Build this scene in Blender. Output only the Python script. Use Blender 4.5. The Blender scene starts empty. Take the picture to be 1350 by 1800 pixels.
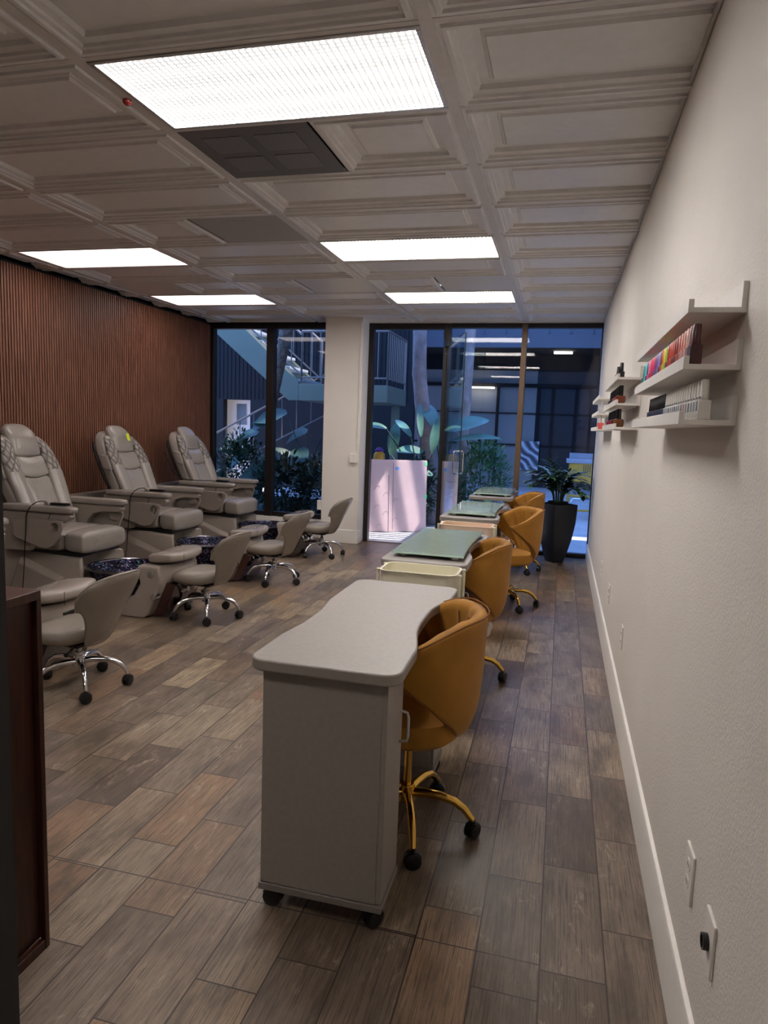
import bpy, bmesh, math, random
from math import sin, cos, pi, radians, sqrt
from mathutils import Vector, Matrix
random.seed(7)
S = bpy.context.scene
COL = S.collection

# ------------------------------------------------------------------ camera
F_PX, YAW, PITCH, ROLL, CAM_H = 1202.9, radians(14.3218), radians(7.1123), radians(2.1037), 1.48
cd = bpy.data.cameras.new('camera'); cam = bpy.data.objects.new('camera', cd); COL.objects.link(cam)
cd.sensor_fit = 'VERTICAL'; cd.sensor_height = 36.0; cd.lens = 36.0 * F_PX / 1800.0
cd.clip_start = 0.05; cd.clip_end = 200
fw = Vector((-sin(YAW) * cos(PITCH), cos(YAW) * cos(PITCH), -sin(PITCH)))
rt = Vector((cos(YAW), sin(YAW), 0)); up = rt.cross(fw)
r2 = rt * cos(ROLL) + up * sin(ROLL); u2 = -rt * sin(ROLL) + up * cos(ROLL)
mw = Matrix((r2, u2, -fw)).transposed().to_4x4(); mw.translation = (0, 0, CAM_H)
cam.matrix_world = mw
S.camera = cam

# ------------------------------------------------------------------ light
LAMP = 8.2          # strength of the fluorescent panels
SKY = 2.1
w = bpy.data.worlds.new('world'); S.world = w; w.use_nodes = True
bg = w.node_tree.nodes['Background']
bg.inputs[0].default_value = (0.15, 0.31, 0.82, 1); bg.inputs[1].default_value = SKY
sd = bpy.data.lights.new('sun', 'SUN'); sun = bpy.data.objects.new('sun', sd); COL.objects.link(sun)
sd.energy = 4.6; sd.angle = radians(0.6); sd.color = (1.0, 0.93, 0.90)
EL, AZ = radians(63), radians(4)
sun.rotation_euler = Vector((cos(EL) * cos(AZ), cos(EL) * sin(AZ), sin(EL))).to_track_quat('Z', 'Y').to_euler()
sun.location = (6, 9, 12)
S.view_settings.view_transform = 'Standard'; S.view_settings.look = 'None'
S.view_settings.exposure = 1.08; S.view_settings.gamma = 1.0; S.view_settings.use_curve_mapping = False
S.cycles.max_bounces = 8; S.cycles.transparent_max_bounces = 16
S.cycles.use_denoising = True; S.cycles.sample_clamp_indirect = 6.0
S.cycles.caustics_reflective = False; S.cycles.caustics_refractive = False

# ------------------------------------------------------------------ materials
def srgb(r, g, b):
    f = lambda c: (c / 255) / 12.92 if c / 255 <= 0.04045 else ((c / 255 + 0.055) / 1.055) ** 2.4
    return (f(r), f(g), f(b), 1)
class NT:
    def __init__(s, name):
        s.m = bpy.data.materials.new(name); s.m.use_nodes = True
        s.t = s.m.node_tree; s.n = s.t.nodes; s.b = s.n['Principled BSDF']; s.out = s.n['Material Output']
    def node(s, typ, **kw):
        nd = s.n.new(typ)
        for k, v in kw.items(): setattr(nd, k, v)
        return nd
    def link(s, a, b): s.t.links.new(a, b)
    def math(s, op, a, b=None, clamp=False):
        nd = s.node('ShaderNodeMath', operation=op); nd.use_clamp = clamp
        for i, v in enumerate((a, b)):
            if v is None: continue
            if isinstance(v, (int, float)): nd.inputs[i].default_value = v
            else: s.link(v, nd.inputs[i])
        return nd.outputs[0]
    def coord(s, which='Object'): return s.node('ShaderNodeTexCoord').outputs[which]
    def mapping(s, scale, src=None):
        mp = s.node('ShaderNodeMapping'); mp.inputs['Scale'].default_value = scale
        s.link(src or s.coord(), mp.inputs['Vector']); return mp.outputs[0]
    def noise(s, vec, scale, detail=3, rough=0.5):
        nd = s.node('ShaderNodeTexNoise'); nd.inputs['Scale'].default_value = scale
        nd.inputs['Detail'].default_value = detail; nd.inputs['Roughness'].default_value = rough
        s.link(vec, nd.inputs['Vector']); return nd.outputs['Fac']
    def ramp(s, fac, stops):
        nd = s.node('ShaderNodeValToRGB'); cr = nd.color_ramp
        while len(cr.elements) < len(stops): cr.elements.new(0.5)
        for e, (p, c) in zip(cr.elements, stops): e.position = p; e.color = c
        s.link(fac, nd.inputs[0]); return nd.outputs[0]
    def mix(s, fac, a, b, mode='MIX'):
        nd = s.node('ShaderNodeMix', data_type='RGBA', blend_type=mode)
        for i, v in ((0, fac), (6, a), (7, b)):
            if isinstance(v, (int, float)): nd.inputs[i].default_value = v
            elif isinstance(v, tuple): nd.inputs[i].default_value = v
            else: s.link(v, nd.inputs[i])
        return nd.outputs[2]
    def bump(s, h, strength=0.2, dist=0.01):
        nd = s.node('ShaderNodeBump'); nd.inputs['Strength'].default_value = strength
        nd.inputs['Distance'].default_value = dist; s.link(h, nd.inputs['Height'])
        s.link(nd.outputs[0], s.b.inputs['Normal']); return nd
def mat(name, col, rough=0.5, metal=0.0, nz=0.06, nscale=20.0, bump=0.0, bscale=200.0, bdist=0.002, spec=0.5, coat=0.0, sheen=0.0):
    t = NT(name); b = t.b
    vec = t.coord()
    f = t.noise(vec, nscale)
    lo = tuple(c * (1 - nz) for c in col[:3]) + (1,); hi = tuple(min(1, c * (1 + nz)) for c in col[:3]) + (1,)
    t.link(t.ramp(f, [(0.3, lo), (0.7, hi)]), b.inputs['Base Color'])
    b.inputs['Roughness'].default_value = rough; b.inputs['Metallic'].default_value = metal
    b.inputs['Specular IOR Level'].default_value = spec
    b.inputs['Coat Weight'].default_value = coat; b.inputs['Coat Roughness'].default_value = 0.1
    b.inputs['Sheen Weight'].default_value = sheen
    if bump: t.bump(t.noise(vec, bscale), bump, bdist)
    return t.m
M = {}
M['wall'] = mat('wall_paint', srgb(234, 227, 219), 0.55, nz=0.02, nscale=3, bump=0.55, bscale=130, bdist=0.004)
M['white'] = mat('white_trim', srgb(238, 233, 226), 0.4, nz=0.02)
M['shelf'] = mat('shelf_white', srgb(232, 227, 221), 0.45, nz=0.02)
M['ceil'] = mat('ceiling_tile', srgb(219, 216, 215), 0.34, nz=0.03, bump=0.05, bscale=400)
M['ceilgrid'] = mat('ceiling_grid', srgb(205, 200, 196), 0.35, nz=0.03)
M['black'] = mat('black_plastic', srgb(18, 18, 20), 0.4)
M['darkframe'] = mat('bronze_frame', srgb(40, 34, 32), 0.4, metal=0.3)
M['bronze'] = mat('bronze_mullion', srgb(112, 88, 68), 0.4, metal=0.3)
M['blackwall'] = mat('dark_partition', srgb(16, 15, 18), 0.7)
M['desk'] = mat('desk_laminate', srgb(146, 139, 133), 0.42, nz=0.05, nscale=60)
M['deskedge'] = mat('desk_edge', srgb(128, 121, 115), 0.45, nz=0.05, nscale=60)
M['chrome'] = mat('chrome', (0.75, 0.75, 0.77, 1), 0.08, metal=1.0, nz=0.02)
M['gold'] = mat('gold_metal', srgb(214, 172, 84), 0.12, metal=1.0, nz=0.03)
M['steel'] = mat('brushed_steel', (0.5, 0.49, 0.48, 1), 0.35, metal=0.9)
M['mustard'] = mat('mustard_velvet', srgb(160, 110, 36), 0.7, nz=0.08, nscale=12, bump=0.1, bscale=700, sheen=0.08, spec=0.25)
M['piping'] = mat('mustard_seam', srgb(120, 72, 16), 0.8)
def leather(name, c, r=0.33):
    t = NT(name); v = t.coord(); f = t.noise(v, 5, 4)
    t.link(t.ramp(f, [(0.3, tuple(x * 0.93 for x in c[:3]) + (1,)), (0.75, c)]), t.b.inputs['Base Color'])
    t.b.inputs['Roughness'].default_value = r
    g = t.math('ADD', t.math('MULTIPLY', t.noise(v, 8, 4, 0.6), 1.0), t.math('MULTIPLY', t.noise(v, 300, 2), 0.05))
    t.bump(g, 0.35, 0.02); return t.m
M['leather'] = leather('silver_grey_leather', srgb(146, 138, 131), 0.24)
M['stoolleather'] = leather('taupe_leather', srgb(142, 133, 122), 0.27)
def quilt(name, c):
    t = NT(name); v = t.coord(); sx = t.node('ShaderNodeSeparateXYZ'); t.link(v, sx.inputs[0])
    z, y = sx.outputs[2], t.math('ABSOLUTE', sx.outputs[1])
    a = t.math('ADD', t.math('MULTIPLY', z, 14.0), t.math('MULTIPLY', y, 15.0))
    d = t.math('SUBTRACT', t.math('MULTIPLY', z, 9.0), t.math('MULTIPLY', y, 22.0))
    def ln(q, lim):
        fr = t.math('ABSOLUTE', t.math('SUBTRACT', t.math('FRACT', q), 0.5)); return t.math('SMOOTH_MIN', t.math('MULTIPLY', fr, 4.0), 1.0)
    zm = t.math('MULTIPLY', t.math('GREATER_THAN', z, 1.03), t.math('LESS_THAN', z, 1.27))
    h = t.math('MINIMUM', ln(a, 0), ln(d, 0))
    h = t.math('ADD', t.math('MULTIPLY', h, zm), t.math('SUBTRACT', 1.0, zm))
    t.b.inputs['Base Color'].default_value = c; t.b.inputs['Roughness'].default_value = 0.26
    t.link(t.mix(h, tuple(x * 0.5 for x in c[:3]) + (1,), c), t.b.inputs['Base Color'])
    t.bump(h, 0.7, 0.012); return t.m
M['quilt'] = quilt('quilted_leather', srgb(146, 138, 131))
M['gelcoat'] = mat('pearl_gelcoat', srgb(150, 139, 130), 0.22, nz=0.03, nscale=4, coat=0.3)
M['gelrim'] = mat('taupe_plastic', srgb(140, 130, 121), 0.3, nz=0.03)
M['cream'] = mat('cream_metal', srgb(226, 220, 196), 0.4, nz=0.02)
M['peach'] = mat('warm_cream_metal', srgb(230, 208, 184), 0.4, nz=0.02)
M['maroon'] = mat('maroon_panel', srgb(48, 14, 14), 0.12, nz=0.1, coat=0.5)
M['remote'] = mat('remote_black', srgb(14, 14, 16), 0.25)
M['sticky'] = mat('sticky_yellow', srgb(215, 225, 40), 0.6)
M['planter'] = mat('planter_black', srgb(26, 29, 34), 0.42, nz=0.1)
M['soil'] = mat('soil', srgb(30, 24, 18), 0.9, nz=0.4, nscale=80)
M['leafzz'] = mat('dark_glossy_leaf', srgb(50, 84, 44), 0.3, nz=0.35, nscale=9)
M['stemzz'] = mat('green_stem', srgb(50, 70, 38), 0.5)
M['leafbush'] = mat('bush_leaf', srgb(60, 110, 74), 0.4, nz=0.4, nscale=7)
M['leafbird'] = mat('broad_leaf', srgb(80, 124, 108), 0.4, nz=0.25, nscale=4)
M['leafmid'] = mat('shrub_leaf', srgb(38, 66, 40), 0.45, nz=0.4, nscale=7)
M['leafdark'] = mat('dark_broad_leaf', srgb(36, 62, 48), 0.45, nz=0.3, nscale=4)
M['petiole'] = mat('leaf_stalk', srgb(40, 58, 44), 0.5)
M['palm'] = mat('palm_trunk', srgb(150, 135, 128), 0.85, nz=0.25, nscale=7, bump=0.5, bscale=25, bdist=0.02)
M['bark'] = mat('rough_bark', srgb(96, 78, 62), 0.9, nz=0.5, nscale=14, bump=0.9, bscale=18, bdist=0.04)
M['stucco'] = mat('stair_stucco', srgb(112, 114, 94), 0.85, nz=0.05, nscale=3, bump=0.2, bscale=80)
M['tread'] = mat('stair_tread', srgb(170, 172, 176), 0.8, nz=0.08)
M['rail'] = mat('rail_paint', srgb(118, 104, 92), 0.5, nz=0.05)
M['farwall'] = mat('far_wall', srgb(156, 152, 148), 0.8, nz=0.06, nscale=1.5)
M['fardark'] = mat('far_dark', srgb(17, 18, 24), 0.5, nz=0.15, nscale=2)
M['fascia'] = mat('fascia_panel', srgb(96, 98, 106), 0.7, nz=0.05, nscale=2)
M['brownwall'] = mat('brown_siding', srgb(13, 10, 11), 0.8, nz=0.1)
M['board'] = mat('packing_board', srgb(206, 182, 184), 0.8, nz=0.05, nscale=6)
M['scribble'] = mat('board_scribble', srgb(120, 100, 112), 0.8)
M['tape'] = mat('green_tape', srgb(110, 225, 160), 0.5)
M['bluetape'] = mat('blue_tape', srgb(110, 160, 220), 0.5)
M['yellow'] = mat('yellow_paint', srgb(200, 150, 40), 0.5)
M['purple'] = mat('purple_plastic', srgb(90, 40, 130), 0.4)
M['bluecounter'] = mat('grey_counter', srgb(150, 152, 160), 0.5)
M['poster'] = None
M['paper'] = mat('paper_pink', srgb(235, 190, 175), 0.7, nz=0.2, nscale=60)
M['redsensor'] = mat('red_sensor', srgb(120, 30, 26), 0.4)

def ground_mat():
    t = NT('exterior_concrete'); v = t.coord()
    f = t.noise(v, 60, 4, 0.7); g = t.noise(v, 1.2, 3)
    c = t.ramp(f, [(0.35, srgb(140, 140, 144)), (0.65, srgb(225, 223, 225))])
    t.link(t.mix(0.35, c, t.ramp(g, [(0.3, srgb(150, 150, 154)), (0.7, srgb(215, 214, 216))])), t.b.inputs['Base Color'])
    t.b.inputs['Roughness'].default_value = 0.8; return t.m
M['ground'] = ground_mat()

def floor_mat():
    t = NT('wood_look_plank_tile'); v = t.coord(); sx = t.node('ShaderNodeSeparateXYZ'); t.link(v, sx.inputs[0])
    W, L = 0.1775, 0.485
    xc = t.math('DIVIDE', t.math('ADD', sx.outputs[0], 20.0 * W - 0.2125 + 0.0005), W)
    ci = t.math('FLOOR', xc); fx = t.math('FRACT', xc)
    wn = t.node('ShaderNodeTexWhiteNoise', noise_dimensions='1D'); t.link(ci, wn.inputs['W'])
    off = t.math('ADD', t.math('ADD', t.math('MULTIPLY', ci, -1 / 3), 20 / 3 + 0.86), t.math('MULTIPLY', wn.outputs['Value'], 0.13))
    yc = t.math('ADD', t.math('DIVIDE', sx.outputs[1], L), t.math('ADD', off, 30.0))
    ri = t.math('FLOOR', yc); fy = t.math('FRACT', yc)
    wn2 = t.node('ShaderNodeTexWhiteNoise', noise_dimensions='2D')
    cv = t.node('ShaderNodeCombineXYZ'); t.link(ci, cv.inputs[0]); t.link(ri, cv.inputs[1]); t.link(cv.outputs[0], wn2.inputs['Vector'])
    rnd = wn2.outputs['Value']
    base = t.ramp(rnd, [(0.0, srgb(98, 82, 70)), (0.2, srgb(134, 115, 98)), (0.4, srgb(110, 98, 88)), (0.58, srgb(158, 139, 116)), (0.72, srgb(148, 116, 88)), (0.86, srgb(124, 108, 94)), (1.0, srgb(172, 151, 125))])
    # per plank shifted grain
    ad = t.node('ShaderNodeVectorMath', operation='ADD'); t.link(v, ad.inputs[0])
    sc = t.node('ShaderNodeVectorMath', operation='SCALE'); t.link(wn2.outputs['Color'], sc.inputs[0]); sc.inputs['Scale'].default_value = 37.0
    t.link(sc.outputs[0], ad.inputs[1])
    mp = t.mapping((1, 0.018, 1), ad.outputs[0])
    grain = t.noise(mp, 300, 5, 0.72)
    mp2 = t.mapping((1, 0.35, 1), ad.outputs[0])
    blotch = t.noise(mp2, 9, 5, 0.62)
    nd = t.node('ShaderNodeTexNoise'); nd.inputs['Scale'].default_value = 26; nd.inputs['Detail'].default_value = 6; nd.inputs['Roughness'].default_value = 0.7
    nd.inputs['Distortion'].default_value = 1.2; t.link(mp2, nd.inputs['Vector']); worn = nd.outputs['Fac']
    c = t.mix(t.ramp(grain, [(0.38, (0.85,) * 3 + (1,)), (0.52, (0, 0, 0, 1))]), base, srgb(66, 53, 44))
    c = t.mix(t.ramp(blotch, [(0.46, (0, 0, 0, 1)), (0.68, (0.75,) * 3 + (1,))]), c, srgb(74, 62, 52))
    c = t.mix(t.math('MULTIPLY', t.ramp(worn, [(0.54, (0, 0, 0, 1)), (0.68, (0.75,) * 3 + (1,))]), t.ramp(blotch, [(0.3, (1,) * 3 + (1,)), (0.5, (0.1,) * 3 + (1,))])), c, srgb(186, 174, 152))
    ex = t.math('MINIMUM', fx, t.math('SUBTRACT', 1.0, fx)); ey = t.math('MINIMUM', fy, t.math('SUBTRACT', 1.0, fy))
    jx = t.math('LESS_THAN', ex, 0.0135); jy = t.math('LESS_THAN', ey, 0.0044)
    jc = t.math('MULTIPLY', t.math('LESS_THAN', t.math('ABSOLUTE', t.math('SUBTRACT', sx.outputs[1], 1.812)), 0.0022), t.math('LESS_THAN', sx.outputs[0], 0.035))
    jy = t.math('MAXIMUM', jy, jc)
    j = t.math('MAXIMUM', jx, jy)
    c = t.mix(j, c, srgb(58, 46, 40))
    t.link(c, t.b.inputs['Base Color'])
    t.link(t.math('ADD', 0.22, t.math('MULTIPLY', grain, 0.24)), t.b.inputs['Roughness'])
    h = t.math('SUBTRACT', t.math('MULTIPLY', grain, 0.5), j)
    t.bump(h, 0.35, 0.003); return t.m
M['floor'] = floor_mat()

def wood(name, dark, light, rough=0.4, axis='Z', coat=0.0):
    t = NT(name); s = {'Z': (1, 1, 0.06), 'Y': (1, 0.06, 1)}[axis]
    g = t.noise(t.mapping(s), 60, 5, 0.65)
    t.link(t.ramp(g, [(0.3, dark), (0.7, light)]), t.b.inputs['Base Color']); t.b.inputs['Roughness'].default_value = rough
    t.b.inputs['Coat Weight'].default_value = coat
    return t.m
M['slat'] = wood('walnut_slat', srgb(98, 60, 44), srgb(146, 98, 74), 0.5)
M['cabinet'] = wood('reddish_cabinet_wood', srgb(34, 16, 10), srgb(72, 37, 23), 0.35)

def glass_mat(name, tint=(0.92, 0.97, 0.96, 1), refl=1.0):
    t = NT(name); t.n.remove(t.b)
    tr = t.node('ShaderNodeBsdfTransparent'); tr.inputs[0].default_value = tint
    gl = t.node('ShaderNodeBsdfGlossy'); gl.inputs['Roughness'].default_value = 0.0; gl.inputs['Color'].default_value = (1, 1, 1, 1)
    fr = t.node('ShaderNodeFresnel'); fr.inputs['IOR'].default_value = 1.5
    mx = t.node('ShaderNodeMixShader'); t.link(t.math('MULTIPLY', fr.outputs[0], refl), mx.inputs[0])
    t.link(tr.outputs[0], mx.inputs[1]); t.link(gl.outputs[0], mx.inputs[2]); t.link(mx.outputs[0], t.out.inputs[0]); return t.m
M['glass'] = glass_mat('window_glass', refl=1.0)
M['doorglass'] = glass_mat('door_glass', (0.90, 0.97, 0.97, 1), 0.55)
M['glassedge'] = mat('glass_edge_teal', srgb(14, 34, 38), 0.15)
M['topglass'] = mat('pale_green_back_painted_glass', srgb(156, 171, 160), 0.05, nz=0.03, spec=0.45)
M['topglassedge'] = mat('light_green_edge', srgb(190, 222, 206), 0.15)
def basin_mat(name, bright):
    t = NT(name); v = t.coord()
    vo = t.node('ShaderNodeTexVoronoi'); vo.inputs['Scale'].default_value = 75; t.link(v, vo.inputs['Vector'])
    sx = t.node('ShaderNodeSeparateColor'); t.link(vo.outputs['Color'], sx.inputs[0])
    c = t.ramp(sx.outputs[0], [(0.0, srgb(16, 14, 26)), (0.45, srgb(24, 22, 40)), (0.7, srgb(60, 44, 90)), (0.85, srgb(40, 90, 100)), (1.0, srgb(150, 120, 160))])
    t.link(c, t.b.inputs['Base Color']); t.b.inputs['Metallic'].default_value = 0.6; t.b.inputs['Roughness'].default_value = 0.16
    t.bump(vo.outputs['Distance'], 0.8, 0.01); return t.m
M['basin'] = basin_mat('glittered_basin_glass', 0)
M['basinrim'] = mat('silvery_dark_rim', (0.30, 0.29, 0.34, 1), 0.15, metal=1.0, nz=0.3, nscale=60)
def lamp_mat(name, gx, gy, dark, col=(1.0, 0.955, 0.93, 1), strength=1.0, tubes=0.25):
    t = NT(name); v = t.coord(); sx = t.node('ShaderNodeSeparateXYZ'); t.link(v, sx.inputs[0])
    def g(o, n, wd):
        f = t.math('FRACT', t.math('MULTIPLY', o, n)); return t.math('LESS_THAN', t.math('ABSOLUTE', t.math('SUBTRACT', f, 0.5)), wd)
    m = t.math('MAXIMUM', g(sx.outputs[0], gx, 0.2) if gx else 0.0, g(sx.outputs[1], gy, 0.2) if gy else 0.0)
    tb = t.math('MULTIPLY', t.math('COSINE', t.math('MULTIPLY', sx.outputs[1], 2 * pi / 0.145)), tubes)
    st = t.math('MULTIPLY', t.math('ADD', 1.0, tb), t.math('SUBTRACT', 1.0, t.math('MULTIPLY', m, dark)))
    st = t.math('MULTIPLY', st, strength)
    t.b.inputs['Base Color'].default_value = (0.7, 0.7, 0.7, 1)
    t.b.inputs['Emission Color'].default_value = col; t.link(st, t.b.inputs['Emission Strength']); return t.m
M['lamp'] = lamp_mat('egg_crate_diffuser', 40, 42, 0.985, strength=LAMP * 2.6, tubes=0.12)
M['lampfar'] = lamp_mat('prismatic_diffuser', 40, 0, 0.975, (1.0, 0.95, 0.90, 1), LAMP * 1.55)
M['lampleft'] = lamp_mat('smooth_diffuser', 0, 0, 0.0, (1.0, 0.90, 0.88, 1), LAMP * 0.30, tubes=0.3)
def emis(name, c, s):
    t = NT(name); t.b.inputs['Emission Color'].default_value = c; t.b.inputs['Emission Strength'].default_value = s
    t.b.inputs['Base Color'].default_value = (0.6, 0.6, 0.6, 1); return t.m
M['striplamp'] = emis('far_strip_lamp', (1, 0.97, 0.9, 1), 2.2)
M['litroom'] = emis('lit_interior', (1.0, 0.78, 0.74, 1), 0.10)
def vent_mat(name, base, hole, scale):
    t = NT(name); v = t.coord(); sx = t.node('ShaderNodeSeparateXYZ'); t.link(v, sx.inputs[0])
    g = lambda o: t.math('SUBTRACT', t.math('FRACT', t.math('MULTIPLY', o, scale)), 0.5)
    d = t.math('ADD', t.math('POWER', g(sx.outputs[0]), 2.0), t.math('POWER', g(sx.outputs[1]), 2.0))
    t.link(t.mix(t.math('LESS_THAN', d, 0.13), base, hole), t.b.inputs['Base Color'])
    t.b.inputs['Roughness'].default_value = 0.5; return t.m
M['vent'] = vent_mat('perforated_dark', srgb(120, 116, 116), srgb(30, 30, 34), 90)
M['ventlite'] = vent_mat('perforated_light', srgb(176, 171, 166), srgb(140, 136, 133), 90)
def poster():
    t = NT('marbled_print'); wv = t.node('ShaderNodeTexWave'); wv.inputs['Scale'].default_value = 2.6; wv.bands_direction = 'DIAGONAL'; wv.inputs['Distortion'].default_value = 5; wv.inputs['Detail'].default_value = 1.5; wv.inputs['Detail Scale'].default_value = 0.8
    t.link(t.coord(), wv.inputs['Vector'])
    t.link(t.ramp(wv.outputs['Fac'], [(0.0, srgb(70, 70, 80)), (0.6, srgb(150, 145, 150)), (1.0, srgb(235, 235, 240))]), t.b.inputs['Base Color']); return t.m
M['poster'] = poster()

# ------------------------------------------------------------------ mesh helpers
class MB:
    def __init__(s): s.v = []; s.f = []
    def add(s, vs, fs):
        o = len(s.v); s.v += [tuple(v) for v in vs]; s.f += [tuple(o + i for i in f) for f in fs]; return s
    def box(s, x0, x1, y0, y1, z0, z1):
        return s.add([(x0, y0, z0), (x1, y0, z0), (x1, y1, z0), (x0, y1, z0), (x0, y0, z1), (x1, y0, z1), (x1, y1, z1), (x0, y1, z1)],
                     [(0, 3, 2, 1), (4, 5, 6, 7), (0, 1, 5, 4), (1, 2, 6, 5), (2, 3, 7, 6), (3, 0, 4, 7)])
    def loft(s, rings, cap=True, closed=False):
        n = len(rings[0]); vs = [p for r in rings for p in r]; fs = []
        m = len(rings)
        for i in range(m if closed else m - 1):
            for j in range(n):
                a = i * n + j; b = i * n + (j + 1) % n; c = ((i + 1) % m) * n + (j + 1) % n; d = ((i + 1) % m) * n + j
                fs.append((a, b, c, d))
        if cap and not closed:
            fs.append(tuple(reversed(range(n)))); fs.append(tuple((m - 1) * n + j for j in range(n)))
        return s.add(vs, fs)
    def tube(s, pts, r, n=10, closed=False, flat=None):
        pts = [Vector(p) for p in pts]; k = len(pts); rs = r if isinstance(r, (list, tuple)) else [r] * k
        rings = []; prev = None
        for i, p in enumerate(pts):
            if closed: t = pts[(i + 1) % k] - pts[i - 1]
            else: t = pts[min(i + 1, k - 1)] - pts[max(i - 1, 0)]
            t.normalize()
            if prev is None:
                a = Vector((0, 0, 1)) if abs(t.z) < 0.9 else Vector((1, 0, 0)); nrm = t.cross(a).normalized()
            else: nrm = (prev - t * prev.dot(t)).normalized()
            prev = nrm; bn = t.cross(nrm)
            fl = flat or 1.0
            rings.append([p + nrm * cos(2 * pi * j / n) * rs[i] + bn * sin(2 * pi * j / n) * rs[i] * fl for j in range(n)])
        return s.loft(rings, cap=not closed, closed=closed)
    def cyl(s, a, b, r0, r1=None, n=20): return s.tube([a, b], [r0, r0 if r1 is None else r1], n)
    def lathe(s, prof, n=32, c=(0, 0, 0), cap=True):
        rings = [[(c[0] + r * cos(2 * pi * j / n), c[1] + r * sin(2 * pi * j / n), c[2] + z) for j in range(n)] for r, z in prof]
        return s.loft(rings, cap=cap)
    def prism(s, poly, axis, a, b):
        def P(u, v, w): return {'x': (w, u, v), 'y': (u, w, v), 'z': (u, v, w)}[axis]
        return s.loft([[P(u, v, a) for u, v in poly], [P(u, v, b) for u, v in poly]])
    def sheet(s, fn, nu, nv, fn2):
        """closed shell between surface fn and fn2, both (u,v) in 0..1"""
        A = [[fn(i / nu, j / nv) for i in range(nu + 1)] for j in range(nv + 1)]
        B = [[fn2(i / nu, j / nv) for i in range(nu + 1)] for j in range(nv + 1)]
        W = nu + 1; o = W * (nv + 1); vs = [p for r in A for p in r] + [p for r in B for p in r]; fs = []
        for j in range(nv):
            for i in range(nu):
                a = j * W + i; fs.append((a, a + 1, a + W + 1, a + W)); fs.append((o + a, o + a + W, o + a + W + 1, o + a + 1))
        for i in range(nu):
            a = i; fs.append((a, o + a, o + a + 1, a + 1)); a = nv * W + i; fs.append((a, a + 1, o + a + 1, o + a))
        for j in range(nv):
            a = j * W; fs.append((a, a + W, o + a + W, o + a)); a = j * W + nu; fs.append((a, o + a, o + a + W, a + W))
        return s.add(vs, fs)
def obj(name, mb, m, parent=None, bevel=0.0, seg=2, sub=0, angle=35, loc=None, flat=False):
    me = bpy.data.meshes.new(name); me.from_pydata(mb.v, [], mb.f); me.update()
    bm = bmesh.new(); bm.from_mesh(me); bmesh.ops.recalc_face_normals(bm, faces=bm.faces); bm.to_mesh(me); bm.free()
    if not flat:
        me.polygons.foreach_set('use_smooth', [True] * len(me.polygons))
        if not sub: me.set_sharp_from_angle(angle=radians(angle))
    me.materials.append(m if not isinstance(m, str) else M[m])
    o = bpy.data.objects.new(name, me); COL.objects.link(o)
    if parent: o.parent = parent
    if loc: o.location = loc
    if bevel:
        b = o.modifiers.new('bevel', 'BEVEL'); b.width = bevel; b.segments = seg; b.limit_method = 'ANGLE'; b.angle_limit = radians(40)
        b.harden_normals = False
    if sub:
        q = o.modifiers.new('sub', 'SUBSURF'); q.levels = sub; q.render_levels = sub
    return o
def tag(o, label, cat, group=None, kind=None):
    o['label'] = label; o['category'] = cat
    if group: o['group'] = group
    if kind: o['kind'] = kind
    return o
def thing(name, label, cat, loc=(0, 0, 0), rz=0.0, group=None):
    o = bpy.data.objects.new(name, None); COL.objects.link(o); o.location = loc; o.rotation_euler = (0, 0, rz)
    o.empty_display_size = 0.1
    return tag(o, label, cat, group)
def struct(name, mb, m, **k):
    o = obj(name, mb, m, **k); o['kind'] = 'structure'; return o
def dup(root, loc=None, rz=None, label=None, mats=None):
    def cp(o, par):
        c = o.copy(); COL.objects.link(c); c.parent = par
        for ch in [x for x in list(COL.objects) if x.parent == o]: cp(ch, c)
        return c
    r = cp(root, None)
    if loc is not None: r.location = loc
    if rz is not None: r.rotation_euler = (0, 0, rz)
    if label: r['label'] = label
    return r
def rrect(x0, x1, y0, y1, r, n=5):
    pts = []
    for cx, cy, a in ((x1 - r, y1 - r, 0), (x0 + r, y1 - r, 90), (x0 + r, y0 + r, 180), (x1 - r, y0 + r, 270)):
        for i in range(n + 1):
            t = radians(a + 90 * i / n); pts.append((cx + r * cos(t), cy + r * sin(t)))
    return pts
def ellipse(rx, ry, n=24, e=2.0):
    out = []
    for j in range(n):
        a = 2 * pi * j / n; c, s_ = cos(a), sin(a)
        out.append((rx * math.copysign(abs(c) ** (2 / e), c), ry * math.copysign(abs(s_) ** (2 / e), s_)))
    return out
def plate_hole(poly, hole, y0, y1):
    bm = bmesh.new(); loops = []
    for pl_ in (poly, hole):
        vs = [bm.verts.new((p[0], y0, p[1])) for p in pl_]; es = [bm.edges.new((vs[i], vs[(i + 1) % len(vs)])) for i in range(len(vs))]; loops.append((vs, es))
    r = bmesh.ops.triangle_fill(bm, use_beauty=True, edges=[e for l in loops for e in l[1]])
    g = bmesh.ops.extrude_face_region(bm, geom=[f for f in bm.faces])
    bmesh.ops.translate(bm, verts=[v for v in g['geom'] if isinstance(v, bmesh.types.BMVert)], vec=(0, y1 - y0, 0))
    bm.verts.index_update(); o = MB(); o.v = [tuple(v.co) for v in bm.verts]; o.f = [tuple(v.index for v in f.verts) for f in bm.faces]; bm.free(); return o
def smooth(a, b, x):
    t = max(0, min(1, (x - a) / (b - a))); return t * t * (3 - 2 * t)
def lerp(tab, x):
    if x <= tab[0][0]: return tab[0][1]
    for (a, va), (b, vb) in zip(tab, tab[1:]):
        if x <= b: return va + (vb - va) * (x - a) / (b - a)
    return tab[-1][1]

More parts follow.
